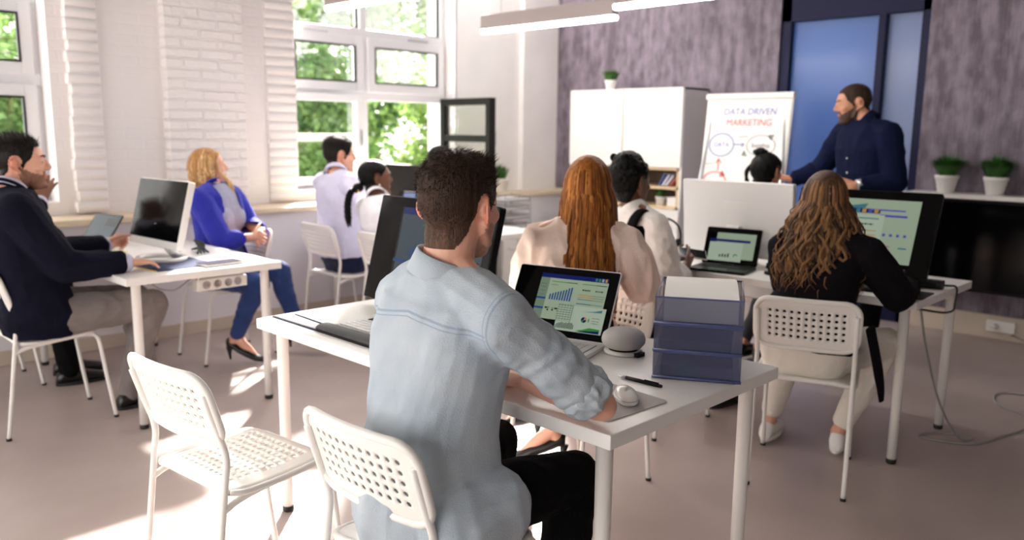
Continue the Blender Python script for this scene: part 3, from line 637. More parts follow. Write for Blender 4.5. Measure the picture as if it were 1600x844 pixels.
MALE = dict(tor=[(.140, .105), (.178, .135), (.158, .118), (.165, .118), (.178, .118), (.168, .098), (.07, .066)], sh=.064, ua=(.056, .043), fa=(.045, .029), th=(.088, .060), ca=(.058, .040), neck=.058, head=1.0, hand=1.0)
FEM = dict(tor=[(.140, .105), (.178, .130), (.128, .098), (.132, .102), (.148, .108), (.138, .085), (.056, .052)], sh=.050, ua=(.046, .036), fa=(.037, .024), th=(.084, .054), ca=(.052, .034), neck=.046, head=.93, hand=.88)
class Fig:
    def __init__(s, label, loc, H, hyaw, Cc, syaw, head, hyp, sex=MALE, sw=None, skin='skin_fair', stub=None, lips='lips_pink', slope=0.0, cat='person', drop=.015):
        s.d = sex; s.H = Vector(H); s.hy = hyaw; s.C = Vector(Cc); s.sy = syaw; s.skin = skin; s.stub = stub; s.lips = lips
        s.root = thing('person', label, cat, loc); s.root_loc = Vector(loc)
        s.M = frame(head, *hyp); s.hs = sex['head']; s.hc = Vector(head); s.hyp = hyp
        s.hl = V3(-math.sin(hyaw), math.cos(hyaw), 0); s.sl = V3(-math.sin(syaw), math.cos(syaw), slope).normalized()
        s.drop = drop; s.sw = sw or (.178 if sex is MALE else .152); s.S = {1: s.C + s.sl * s.sw - V3(0, 0, drop), -1: s.C - s.sl * s.sw - V3(0, 0, drop)}   # 1 = left, -1 = right
        s.HJ = {1: s.H + s.hl * .095, -1: s.H - s.hl * .095}; s.arm = {}; s.leg = {}
        up = (s.C - s.H).normalized(); hf = V3(math.cos(hyaw), math.sin(hyaw), 0); sf = V3(math.cos(syaw), math.sin(syaw), 0); s.sf = sf; s.hf = hf; s.up = up
        nb = s.C + V3(0, 0, .055) + (s.hc - s.C).normalized() * .01 - sf * .01
        s.spine = [s.H - V3(0, 0, .09), s.H + V3(0, 0, .02), lerp(s.H, s.C, .36) - lerp(hf, sf, .4) * .005, lerp(s.H, s.C, .58), lerp(s.H, s.C, .80) , s.C - up * .01, nb]
        s.nb = nb
    def rings(s, off=0.0, i0=0, i1=6, sub=5, wid=1.0, depth=1.0, n=28, lo=None, bulge=None):
        P = bez(s.spine, sub); N = len(P); out = []
        for j in range(i0 * sub, min(i1 * sub, N - 1) + 1):
            t = j / (N - 1) * 6; k = min(int(t), 5); f = t - k; tw = lerp(s.d['tor'][k][0], s.d['tor'][k + 1][0], f); td = lerp(s.d['tor'][k][1], s.d['tor'][k + 1][1], f)
            lat = (s.hl * (1 - min(1, t / 4.5)) + s.sl * min(1, t / 4.5)).normalized(); tan = (P[min(j + 1, N - 1)] - P[max(j - 1, 0)]).normalized(); fw = lat.cross(tan).normalized(); lat = tan.cross(fw).normalized()
            w, d = (tw + off) * wid, (td + off) * depth
            if lo: w, d = lo(t, w, d)
            r = []
            for a in range(n):
                ang = 2 * PI * a / n; c, si = math.cos(ang), math.sin(ang); e = 2 / 2.5
                r.append(P[j] + fw * (d * math.copysign(abs(c) ** e, c)) + lat * (w * math.copysign(abs(si) ** e, si)))
            out.append(r)
        return out
    def pose_arm(s, side, E, W, hd, pn, curl=(.25, .35, .25), spread=.06, thumb=.5): s.arm[side] = dict(E=Vector(E), W=Vector(W), hd=Vector(hd).normalized(), pn=Vector(pn).normalized(), curl=curl, spread=spread, thumb=thumb)
    def pose_leg(s, side, K, A, fyaw): s.leg[side] = dict(K=Vector(K), A=Vector(A), fy=fyaw)
    def head_mb(s, mb):
        S = s.hs; M = s.M @ Matrix.Scale(S, 4); T = lambda x, y, z: M @ Vector((x, y, z))
        mb.ell((-.014, 0, .030), (.098, .076, .088), 24, 14, M=M); mb.ell((.028, 0, .035), (.068, .066, .062), 20, 12, M=M)
        ring = []
        for z, cx, hd, hw in ((.03, .018, .078, .069), (.0, .02, .077, .068), (-.03, .024, .071, .064), (-.06, .03, .062, .057), (-.085, .038, .050, .047), (-.108, .05, .034, .034), (-.118, .055, .02, .022)):
            ring.append([T(cx + hd * math.copysign(abs(math.cos(a)) ** .85, math.cos(a)), hw * math.copysign(abs(math.sin(a)) ** .85, math.sin(a)), z) for a in [2 * PI * k / 22 for k in range(22)]])
        mb.rings(ring)
        def cp(a, b, ra, rb): caps(mb, T(*a), T(*b), ra * S, rb * S, 10)
        cp((.092, 0, .022), (.112, 0, -.018), .0085, .0115); cp((.112, 0, -.018), (.106, 0, -.026), .0115, .009)
        for y in (-1, 1):
            cp((.100, y * .010, -.025), (.094, y * .014, -.024), .0085, .008)
            cp((.091, y * .010, .034), (.078, y * .044, .032), .010, .009)                    # brow
            mb.ell((.062, y * .041, -.018), (.028, .024, .022), 10, 8, M=M)                   # cheek
            mb.ell((.081, y * .031, .008), (.012, .016, .009), 10, 8, M=M)                    # eyelids
            cp((.097, 0, -.054), (.088, y * .022, -.058), .0065, .004); cp((.096, 0, -.066), (.087, y * .020, -.060), .0075, .004)   # lips
            cp((.02, y * .060, -.075), (-.002, y * .064, -.03), .012, .012)                   # jaw corner
            # ear: rim and lobe
            er = [T(-.012 + .017 * math.sin(a) * 1.0 - .010 * (math.cos(a) * .35), y * (.079 + .010 * (1 - .3 * math.sin(a)) * .9), .002 + .031 * math.cos(a)) for a in [PI * (-.28) + 1.62 * PI * k / 14 for k in range(15)]]
            er = [T(-.012 - .020 * math.sin(a), y * (.077 + .019 * max(0, math.sin(a) * .8 + .2)), .004 + .030 * math.cos(a)) for a in [-.35 + (PI + .55) * k / 14 for k in range(15)]]
            for k in range(14): caps(mb, er[k], er[k + 1], .0048 * S, .0048 * S, 8)
            mb.ell((-.014, y * .080, .002), (.016, .0075, .026), 10, 8, M=M); mb.ell((-.004, y * .077, -.028), (.008, .006, .009), 8, 6, M=M)
        mb.ell((.083, 0, -.101), (.018, .022, .016), 10, 8, M=M)
        nk = s.d['neck']; b = s.M @ Vector((-.022 * S, 0, -.02)); c = s.nb + V3(0, 0, -.03)
        caps(mb, c, lerp(c, b, .6), nk * 1.12, nk, 18); caps(mb, lerp(c, b, .5), b, nk, nk * 1.04, 18); caps(mb, lerp(c, b, .6) + s.sf * .012, s.M @ Vector((.018 * S, 0, -.075 * S)), nk * .75, nk * .62, 16)
        caps(mb, s.S[1] + V3(0, 0, .015), lerp(c, b, .35), .04, nk * .7); caps(mb, s.S[-1] + V3(0, 0, .015), lerp(c, b, .35), .04, nk * .7)
    def hand_mb(s, mb, side):
        a = s.arm[side]; q = s.d['hand']; W, d, pn = a['W'], a['hd'], a['pn']; pn = (pn - d * pn.dot(d)).normalized(); ts = (d.cross(pn)) * (-side)     # towards the thumb
        P = lambda x, y, z: W + d * x * q + ts * y * q + pn * z * q
        for y0, y1 in ((-.030, -.026), (-.010, -.009), (.011, .009), (.030, .024)): caps(mb, P(.088, y0, 0), P(.008, y1 * .8, 0), .0125 * q, .0165 * q, 10)
        caps(mb, P(.03, .028, .008), P(.015, .010, .008), .016 * q, .016 * q, 10)
        for i, (y, L) in enumerate(((.032, .074), (.0105, .082), (-.0105, .076), (-.031, .060))):
            p = P(.086, y, 0); ang = 0; dirs = (d + ts * (1.5 - i) * a['spread']).normalized()
            for k, (fr, r0, r1) in enumerate(((.46, .0098, .0088), (.30, .0088, .0078), (.24, .0078, .0066))):
                ang += a['curl'][k] * (1 + .08 * i); e = p + (dirs * math.cos(ang) + pn * math.sin(ang)) * (L * fr * q); caps(mb, p, e, r0 * q, r1 * q, 10); p = e
        t = a['thumb']; p = P(.022, .030, .008); dv = (d * .72 + ts * .62 * (1 - .5 * t) + pn * .45 * t).normalized()
        for L, r0, r1, k in ((.042, .0135, .0105, 0), (.032, .0105, .0092, .25), (.026, .0092, .0072, .25)):
            dv = (dv + d * k * .5 - ts * k * .4 + pn * k * .3 * t).normalized(); e = p + dv * L * q; caps(mb, p, e, r0 * q, r1 * q, 10); p = e
    def body(s, voxel=.0045, hands=True, bare_feet=True, shape=None):
        mb = MB(); mb.rings(s.rings(-.012)); s.head_mb(mb); d = s.d
        for k, a in s.arm.items():
            chain(mb, [s.S[k], lerp(s.S[k], a['E'], .35), a['E'], lerp(a['E'], a['W'], .3), a['W']], [d['sh'] - .008, d['ua'][0] - .006, d['ua'][1] - .006, d['fa'][0] - .004, d['fa'][1]])
            caps(mb, a['W'], a['W'] + a['hd'] * .02, d['fa'][1], .024 * d['hand'])
            if hands: s.hand_mb(mb, k)
        for k, l in s.leg.items():
            chain(mb, [s.HJ[k], l['K'], lerp(l['K'], l['A'], .32) - V3(math.cos(l['fy']), math.sin(l['fy']), 0) * .015, l['A']], [d['th'][0] - .012, d['th'][1] - .012, d['ca'][0] - .01, d['ca'][1] - .004])
            f = V3(math.cos(l['fy']), math.sin(l['fy']), 0); A = l['A']; toe = A + f * .15; toe.z = max(.02, A.z - (.125 if A.z > .13 else .075)) if A.z < .25 else A.z - .06
            caps(mb, A, lerp(A, toe, .6), .033, .024); caps(mb, lerp(A, toe, .5), toe, .024, .014); caps(mb, A, A - f * .03 - V3(0, 0, min(.05, A.z - .03)), .031, .026)
        mats = [s.skin, s.lips, s.stub or s.skin, 'ear_red' if s.skin == 'skin_fair' else s.skin]; S = s.hs
        def region(c):
            p = loc_np(s.M, c) / S; x, y, z = p[:, 0], p[:, 1], p[:, 2]; r = np.zeros(len(c))
            if s.stub:
                top_ = -.010 - .47 * np.clip(x, 0, .08); jit = np.random.RandomState(5).rand(len(z)) * .006
                near = (np.abs(p) < .16).all(1)
                r[near & (z < top_ - jit) & (z > -.124) & (x > -.006 - (z + .03) * .1) & (np.abs(y) < .0745)] = 2
                r[near & (x > .080) & (np.abs(y) < .03) & (z < -.036) & (z > -.056)] = 2
            r[(x > .084) & (np.abs(y) < .023 - np.abs(z + .06) * .6) & (np.abs(z + .061) < .011)] = 1
            r[(np.abs(y) > .0785) & (np.abs(y) < .12) & ((((x + .013) / .030) ** 2 + ((z - .0) / .044) ** 2) < 1)] = 3
            return r
        s.bodyo = blob(mb, 'body', mats, None, voxel, 3, region=region); s.adopt(s.bodyo)
        for y in (-1, 1):                                   # eyes and eyebrows
            e = MB(); E = s.M @ Matrix.Scale(S, 4); e.ell((.0788, y * .0315, .0075), (.0128, .0115, .0080), 14, 10, M=E); e.ell((.0898, y * .0310, .0075), (.0025, .0056, .0056), 12, 8, mi=1, M=E); s.adopt(e.build('eye', ['eye_white', 'iris_brown'], None, True))
            b = MB(); b.tube([E @ Vector(q) for q in ((.099, y * .012, .030), (.096, y * .028, .037), (.084, y * .046, .032))], [.0035 * S, .004 * S, .002 * S], n=6); s.adopt(b.build('eyebrow', s.browmat if hasattr(s, 'browmat') else 'hair_dark'))
        return s.bodyo
    def adopt(s, o):
        o.parent = s.root; o.matrix_parent_inverse = Matrix.Translation(-s.root_loc); return o
    # --- clothing
    def top(s, name, mats, off=.012, i0=0, i1=6, sleeve=1.0, arms=(1, -1), voxel=.006, smooth=4, disp=None, keep=None, region=None, wid=1.0, depth=1.0, lo=None, puff=0.0, cuffr=0.0, extra=None, bust=0.0, thick=0.0):
        mb = MB(); d = s.d; mb.rings(s.rings(off, i0, i1, wid=wid, depth=depth, lo=lo))
        if bust:
            for y in (-1, 1): mb.ell(tuple(lerp(s.H, s.C, .70) + s.sf * (d['tor'][4][1] - .062 + off) + s.sl * y * .062), (.078 + bust, .074 + bust, .085 + bust), 14, 10)
        for k in arms:
            if k not in s.arm: continue
            a = s.arm[k]; S, E, W = s.S[k], a['E'], a['W']
            caps(mb, s.C + s.sl * k * .06 + V3(0, 0, .0), S, .075 + off if s.d is MALE else .06 + off, d['sh'] + off)
            if sleeve <= .5:
                t = sleeve * 2; chain(mb, [S, lerp(S, E, .4 * t), lerp(S, E, t)], [d['sh'] + off, d['ua'][0] + off + puff, d['ua'][1] + off + puff * .6])
            else:
                t = (sleeve - .5) * 2; e = lerp(E, W, t); pts = [S, lerp(S, E, .4), E]; rad = [d['sh'] + off, d['ua'][0] + off + puff, d['ua'][1] + off + .004 + puff * .8]
                if t > .4: pts.append(lerp(E, W, .35 * t)); rad.append(d['fa'][0] + off + puff * .7)
                pts.append(e); rad.append(lerp(d['fa'][0], d['fa'][1], t) + off + cuffr + puff * .2); chain(mb, pts, rad)
                # cut the sleeve end flat: a short straight cuff
                u = (W - E).normalized(); mb.tube([e - u * .03, e + u * .022], [rad[-1] + .0015, rad[-1] + .001], n=18)
        if extra: extra(mb)
        return s.adopt(blob(mb, name, mats, None, voxel, smooth, disp=disp, keep=keep, region=region, thick=thick))
    def trousers(s, mats, off=.012, name='trousers', end=1.0, voxel=.006, disp=None, flare=0.0, legs=(1, -1), i1=2):
        mb = MB(); d = s.d; mb.rings(s.rings(off, 0, i1))
        for k in legs:
            if k not in s.leg: continue
            l = s.leg[k]; e = lerp(l['K'], l['A'], end); back = V3(math.cos(l['fy']), math.sin(l['fy']), 0) * .012
            pts = [s.HJ[k], lerp(s.HJ[k], l['K'], .5), l['K']]; rad = [d['th'][0] + off, lerp(d['th'][0], d['th'][1], .5) + off + .004, d['th'][1] + off]
            if end > .35: pts.append(lerp(l['K'], l['A'], .33) - back); rad.append(d['ca'][0] + off * .9 + flare * .4)
            pts.append(e); rad.append(d['ca'][1] + off + flare); chain(mb, pts, rad)
        return s.adopt(blob(mb, name, mats, None, voxel, 4, disp=disp or noise_disp(.006, 13, seed=3.1)))
    def collar(s, mat_, r=None, h=.035, open_=.5, tilt=.018, low=0.0, name='collar', flare=1.0, fold=True):
        nk = r or (s.d['neck'] + .010); M0 = s.nb + V3(0, 0, -.012 + low); n = 30; ax = ((s.M @ Vector((-.03, 0, -.06))) - s.nb).normalized(); f = (s.sf - ax * s.sf.dot(ax)).normalized(); l = ax.cross(f)
        def ringp(z, rr, a): return M0 + ax * z + f * (rr * 1.04 * math.cos(a)) + l * (rr * math.sin(a)) + V3(0, 0, 0) - ax * tilt * (1 + math.cos(a)) * .5
        vs = []; fs = []
        prof = [(-.004, 1.06), (h * .6, 1.03), (h, 1.02), (h * .97, 1.06), (h * .4, 1.13 * flare), (-.012, 1.21 * flare)] if fold else [(0, 1.12), (h * .5, 1.06), (h, 1.04)]
        A = [open_ + (2 * PI - 2 * open_) * k / n for k in range(n + 1)]
        for z, q in prof: vs += [ringp(z, nk * q, a) for a in A]
        m = n + 1
        for i in range(len(prof) - 1):
            for k in range(n): fs.append((i * m + k, i * m + k + 1, (i + 1) * m + k + 1, (i + 1) * m + k))
        o = MB().add(vs, fs, 0, True).build(name, mat_); sm = o.modifiers.new('thickness', 'SOLIDIFY'); sm.thickness = .003; sm.offset = 0
        return s.adopt(o)
    def shoes(s, mat_, kind='shoe', sides=(1, -1), sole='black_rubber'):
        for k in sides:
            l = s.leg[k]; f = V3(math.cos(l['fy']), math.sin(l['fy']), 0); r = V3(-f.y, f.x, 0); A = l['A']; q = .95 if s.d is MALE else .84; z0 = max(0.0, A.z - (.085 if kind != 'heel' else .145)) if A.z < .3 else A.z - .08
            b = Vector((A.x, A.y, z0)); up = V3(0, 0, 1); mb = MB(); so = MB()
            if kind == 'heel':
                hh = .075; prof = [(-.055, hh, .026, .062), (-.03, hh - .004, .031, .058), (.03, hh * .55, .033, .046), (.09, .018, .036, .060), (.14, .004, .035, .042), (.18, .003, .022, .026), (.192, .005, .004, .006)]
                mb.rings([[b + f * x * 1.0 + up * (z + (h * (.5 + .5 * math.sin(a)))) + r * w * math.cos(a) for a in [2 * PI * j / 14 for j in range(14)]] for x, z, w, h in prof])
                so.tube([b - f * .050 + up * (hh + .004), b - f * .047 + up * .03, b - f * .043], [.020, .009, .006], n=10)
            else:
                top_ = .075 if kind == 'shoe' else .07
                prof = [(-.075, .02, .012), (-.068, .032, .05), (-.04, .038, top_), (.0, .040, top_ + .012), (.05, .042, top_ * .95), (.10, .047, .055), (.15, .047, .043), (.185, .038, .034), (.205, .018, .022)]
                mb.rings([[b + f * x * q + up * (.012 + h * (.5 + .5 * math.sin(a))) + r * w * q * math.copysign(abs(math.cos(a)) ** .8, math.cos(a)) for a in [2 * PI * j / 16 for j in range(16)]] for x, w, h in prof])
                so.rings([[b + f * x * q + up * z + r * w * q * math.cos(a) * 1.0 + f * 0 for a in [0]] for x, w, z in ()] or [[b + f * (.065 + .142 * math.cos(a)) * q + r * (.046 + .004 * math.cos(a)) * q * math.sin(a) + up * z for a in [2 * PI * j / 24 for j in range(24)]] for z in (0, .016)])
            sh = s.adopt(mb.build('shoe', mat_, None, True)); e = so.build('heel' if kind == 'heel' else 'sole', mat_ if kind == 'heel' else sole, None); e.parent = sh; e.matrix_parent_inverse = Matrix.Identity(4)
    # --- hair
    def scalp(s, mat_, mask, thick, name='hair', amp=.0012, freq=130, seed=0.0, fade=None):
        """hair that follows the head: mask(x,y,z)->0..1 in head coordinates, thick(x,y,z)-> depth"""
        me0 = s.bodyo.data; n = len(me0.vertices); co = np.empty(n * 3); me0.vertices.foreach_get('co', co); co = co.reshape(-1, 3); no = np.empty(n * 3); me0.vertices.foreach_get('normal', no); no = no.reshape(-1, 3)
        p = loc_np(s.M, co) / s.hs; w = mask(p[:, 0], p[:, 1], p[:, 2]); near = (np.abs(p) < .2).all(1); w = np.where(near, w, 0); sel = w > 0.02
        bm = bmesh.new(); bm.from_mesh(me0); bm.verts.ensure_lookup_table(); t = thick(p[:, 0], p[:, 1], p[:, 2]) * np.clip(w, 0, 1)
        for v in bm.verts:
            i = v.index
            if not sel[i]: continue
            q = co[i]; v.co = v.co + Vector(no[i]) * float(t[i] + .0008 + amp * noise.noise((q[0] * freq + seed, q[1] * freq, q[2] * freq * .6)) * min(1, t[i] / .004))
        bmesh.ops.delete(bm, geom=[f for f in bm.faces if not all(sel[v.index] for v in f.verts)], context='FACES')
        for v in [v for v in bm.verts if not v.link_faces]: bm.verts.remove(v)
        me = bpy.data.meshes.new(name); bm.to_mesh(me); bm.free(); me.materials.clear()
        for k in (mat_ if isinstance(mat_, (list, tuple)) else [mat_]): me.materials.append(MATS[k])
        q = np.empty(len(me.polygons) * 3); me.polygons.foreach_get('center', q); q = loc_np(s.M, q.reshape(-1, 3)) / s.hs
        me.polygons.foreach_set('material_index', fade(q[:, 0], q[:, 1], q[:, 2]).astype(np.int32) if fade else [0] * len(me.polygons)); me.polygons.foreach_set('use_smooth', [True] * len(me.polygons))
        o = bpy.data.objects.new(name, me); C.objects.link(o); s.hairo = o; return s.adopt(o)
    def locks(s, mats, phis, nL, prof, width=.011, wave=0.0, wfreq=0.0, layers=2, name='hair', seed=1, tip=.35, start=(-.005, .03), jit=.004, part=0.0, flat=.45):
        """long hair: locks from a parting over the skull, then down along prof = [(dz below head centre, x, half width)] in head-yaw coordinates"""
        rs = random.Random(seed); mb = MB(); S = s.hs; M = frame(s.hc, s.hyp[0], 0, 0); a, b, c = .112 * S, .089 * S, .120 * S
        zs = [q[0] for q in prof]
        def at(z):
            for i in range(len(prof) - 1):
                if z <= prof[i + 1][0]: f = (z - prof[i][0]) / max(1e-6, prof[i + 1][0] - prof[i][0]); return lerp(prof[i][1], prof[i + 1][1], f), lerp(prof[i][2], prof[i + 1][2], f), lerp(prof[i][3], prof[i + 1][3], f)
            return prof[-1][1:]
        for L in range(nL):
            ph = phis[0] + (phis[1] - phis[0]) * ((L + rs.random()) / nL); lay = rs.random(); e = (-.006 + .014 * lay) * S; pts = []; ca, sa = math.cos(ph), math.sin(ph)
            th0 = rs.uniform(.05, .25); wig = rs.uniform(0, 6.28); wg2 = rs.uniform(0, 6.28); Lend = zs[-1] * (1 - tip * rs.random() ** 2 * .6)
            for i in range(7):
                th = th0 + (PI * .5 - th0) * i / 6; pts.append(Vector((-.012 * S + (a + e) * math.sin(th) * ca, part * (1 - i / 6) + (b + e) * math.sin(th) * sa, .012 + (c + e) * math.cos(th) - .012)))
            p0 = pts[-1]; ns = 14
            for i in range(1, ns + 1):
                z = Lend * i / ns; xc, hw, hd = at(z); k = min(1, z / .05); x = xc + hd * ca * (1 if ca < 0 else .8) + e; y = hw * sa + e * sa
                q = Vector((lerp(p0.x, x, k), lerp(p0.y, y, k), p0.z - z)); am = wave * min(1, z / .12)
                q += Vector((am * .6 * math.sin(wfreq * z + wig), am * math.cos(wfreq * z * 1.07 + wg2), 0)) + Vector((rs.uniform(-jit, jit), rs.uniform(-jit, jit), 0)) * .6
                pts.append(q)
            n = len(pts); w = width * rs.uniform(.7, 1.25); rad = [w * (.45 + .55 * min(1, i / 5)) * (1 if i < n - 4 else max(.12, (n - 1 - i) / 4)) for i in range(n)]
            P = [M @ q for q in pts]; mi = rs.choice(range(len(mats)))
            # flat ribbons: wide sideways, thin along the radius
            rings = []
            for i, q in enumerate(P):
                d = (P[min(i + 1, n - 1)] - P[max(i - 1, 0)]).normalized(); ctr = s.hc + V3(0, 0, 0); out = q - Vector((ctr.x, ctr.y, q.z if i > 6 else ctr.z)); out = (out - d * out.dot(d)); out = out.normalized() if out.length > 1e-5 else d.orthogonal().normalized(); sd = d.cross(out)
                rings.append([q + sd * rad[i] * math.cos(t) + out * rad[i] * flat * math.sin(t) for t in [2 * PI * j / 7 for j in range(7)]])
            mb.rings(rings, mi=mi)
        o = mb.build(name, mats, None, True); return s.adopt(o)
    def tufts(s, mat_, n, length, mask, dirf, rad=.0011, seed=2, name='hair_strands', parent=None):
        """short hairs standing on the scalp hair"""
        me = s.hairo.data; f = len(me.polygons); c = np.empty(f * 3); me.polygons.foreach_get('center', c); c = c.reshape(-1, 3); no = np.empty(f * 3); me.polygons.foreach_get('normal', no); no = no.reshape(-1, 3); p = loc_np(s.M, c) / s.hs
        w = mask(p[:, 0], p[:, 1], p[:, 2]); idx = np.nonzero(w > 0)[0]; rs = random.Random(seed); mb = MB(); Mr = s.M.to_3x3()
        for k in range(n):
            i = rs.choice(idx); L = length(*p[i]) * rs.uniform(.6, 1.25); nn = Vector(no[i]); d = (Mr @ Vector(dirf(*p[i]))); d = (d - nn * d.dot(nn) * .8).normalized()
            jd = Vector((rs.gauss(0, .22), rs.gauss(0, .22), rs.gauss(0, .22))); q0 = Vector(c[i]) - nn * .002 + jd * .01; q1 = q0 + (nn * .55 + d * .6 + jd * .5) * L * .55; q2 = q0 + (nn * .62 + d * 1.25 + jd) * L * .8
            u = d.cross(nn).normalized() * rad; v = nn * rad * .6
            mb.add([q0 - u, q0 + u, q0 + v, q1 - u * .8, q1 + u * .8, q1 + v, q2], [(0, 1, 4, 3), (1, 2, 5, 4), (2, 0, 3, 5), (3, 4, 6), (4, 5, 6), (5, 3, 6)])
        o = mb.build(name, mat_, None, True); o.parent = s.hairo; return o
def sstep(a, b, x): t = np.clip((x - a) / (b - a), 0, 1); return t * t * (3 - 2 * t)
def short_mask(front=.072, side=.004, nape=-.085, soft=.02, burn=-.028):
    def f(x, y, z):
        lim = np.where(x > .055, front - (np.abs(y) > .045) * .03, np.where(x > .012, burn + (x - .012) * 1.1, np.where(x > -.045, side - (x < -.02) * .0, nape)))
        lim = np.interp(x, [-.12, -.07, -.045, -.030, -.005, .012, .03, .055, .066, .12], [nape, nape, nape * .55, side + .016, side + .022, burn, burn + .03, front - .045, front, front + .01])
        return sstep(-.002, soft, z - lim) * (np.abs(y) < .083) * ~((np.abs(y) > .070) & ((((x + .013) / .026) ** 2 + ((z - .002) / .037) ** 2) < 1))
    return f
R = math.radians
# ================= the man in the light blue shirt (foreground)
p = Fig('man in a light blue denim shirt seated in the foreground, back to the camera', (1.15, 1.40, 0), (1.165, 1.42, .545), R(2), (1.225, 1.405, 1.034), R(-4), (1.25, 1.392, 1.230), (R(14), R(2), 0), sw=.182, stub='stubble_fair', slope=-.03, drop=.036)
p.pose_arm(-1, (1.452, 1.125, .782), (1.470, 1.375, .782), (.12, 1, -.04), (-.25, .1, -1), (.5, .7, .4)); p.pose_arm(1, (1.44, 1.645, .79), (1.60, 1.47, .772), (.5, -1, -.02), (.1, 0, -1), (.25, .35, .2))
p.pose_leg(-1, (1.555, 1.285, .525), (1.45, 1.24, .085), R(0)); p.pose_leg(1, (1.575, 1.60, .525), (1.52, 1.62, .085), R(5))
p.body(.0042)
def shirt_lo(t, w, d):      # the loose tail below the belt
    k = max(0, 1.6 - t) / 1.6; b = math.exp(-((t - 2.2) / 1.2) ** 2); return w * (1 - .10 * b) + .008 * k, d + .004 * k + .014 * b
def shirt_disp(co, no):
    out = np.zeros(len(co)); nn = noise.noise; S0, E0 = p.S[-1], p.arm[-1]['E']; ua = (E0 - S0).normalized(); UL = (E0 - S0).length
    for i, q in enumerate(co):
        x, y, z = q; e = 1.0 - .45 * min(1, max(0, (z - .80) / .25))
        v = nn((x * 5 + 3, y * 9 + z * 2.5, z * 2.6)); f1 = v * 1.3
        v2 = nn((x * 10, y * 19 + z * 6, z * 5 + 5)); f2 = v2 + .5 * nn((x * 22, y * 34 + z * 12, z * 14))
        o = .012 * f1 * e + .0055 * f2
        r = Vector((x, y, z)) - S0; t = r.dot(ua) / UL
        if t > -.1 and (r - ua * r.dot(ua)).length < .11 and y < 1.27:      # creases wrapping round the right sleeve
            k = min(1, max(0, t + .1) / .6); w = nn((x * 9, y * 9, z * 9)) * 2.6 + nn((x * 24, y * 24, z * 24)) * .8
            c = math.sin(t * 40 + w * 2.4 + no[i][2] * 3.0 + no[i][0] * 1.5); o += (.0026 * c + .0034 * nn((x * 20 + 3, y * 24, z * 20)) + .001) * k * k
        if z < .64: o += .012 * (.4 - abs(nn((x * 9 + 7, y * 11, z * 2.2))) * 1.6) * min(1, (.64 - z) / .12)
        out[i] = o
    return out
def shirt_tail(mb):         # right front tail lying over the thigh
    caps(mb, (1.15, 1.29, .545), (1.235, 1.265, .55), .115, .10); caps(mb, (1.14, 1.40, .50), (1.14, 1.40, .54), .145, .155)
p.top('shirt', 'denim_light', .013, sleeve=.39, voxel=.0042, smooth=7, disp=shirt_disp, lo=shirt_lo, extra=shirt_tail, puff=-.001, cuffr=.004)
p.collar('denim_light', h=.040, open_=.42, tilt=.012, low=.006)
# rolled cuffs
for k in (-1, 1):
    a = p.arm[k]; u = (a['W'] - a['E']).normalized(); u = (a['E'] - p.S[k]).normalized(); c0 = lerp(p.S[k], a['E'], .775); mb = MB()
    for j in range(3): mb.tube([c0 + u * (.012 * j - .012), c0 + u * (.012 * j + .004), c0 + u * (.012 * j + .020)], [.061 - .0005 * j, .0655 - .001 * j, .061 - .001 * j], n=26)
    p.adopt(blob(mb, 'cuff', 'denim_light', None, .0035, 3, disp=noise_disp(.010, 30, seed=k, amp2=.001)))
p.trousers('black_cloth', .008, i1=1); p.shoes('shoe_black')
p.scalp(['hair_brown', 'hair_fade', 'hair_fade_light'], short_mask(nape=-.082), fade=lambda x, y, z: (lambda j: (z + j * .03 < -.012) * 1 + (z + j * .03 < -.055) * 1)(np.random.RandomState(3).rand(len(z)) - .5), thick=lambda x, y, z: .003 + .013 * sstep(.03, .10, z) + .012 * sstep(.04, .1, x) * sstep(.05, .09, z), amp=.0014)
p.tufts('hair_brown', 4200, lambda x, y, z: .003 + .014 * max(0, min(1, (z - .04) / .06)) + .016 * max(0, (x - .03) / .07) * (z > .05), lambda x, y, z: (z > -.01) & (np.abs(y) < .082), lambda x, y, z: (-.9, 0, -.7) if x < -.02 else (.6, -.7, .9 if x > .03 else .1))

# ================= man in the navy blazer (left)
p = Fig('bearded man in a navy blazer and grey jeans at the left edge, smiling in profile', (1.12, 4.22, 0), (1.13, 4.21, .54), R(-6), (1.06, 4.19, 1.055), R(-10), (1.118, 4.235, 1.236), (R(-22), R(2), 0), sw=.185, stub='stubble_dark')
p.browmat = 'hair_dark'
p.pose_arm(-1, (1.19, 3.99, .785), (1.445, 3.945, .782), (1, .05, -.05), (.0, .0, -1), (.18, .35, .2), .10, .3); p.pose_arm(1, (1.30, 4.42, .79), (1.53, 4.45, .80), (.9, .35, .25), (-.2, -.8, -.5), (.9, 1.1, .6), .02, .9)
p.pose_leg(-1, (1.60, 4.06, .545), (1.51, 4.18, .085), R(5)); p.pose_leg(1, (1.62, 4.32, .53), (1.64, 4.28, .085), R(5))
p.body(.0045)
p.top('shirt', 'lavender_cloth', .008, i0=2, sleeve=.99, cuffr=.006, voxel=.007); p.collar('lavender_cloth', h=.036, open_=.35, tilt=.02, low=.006)
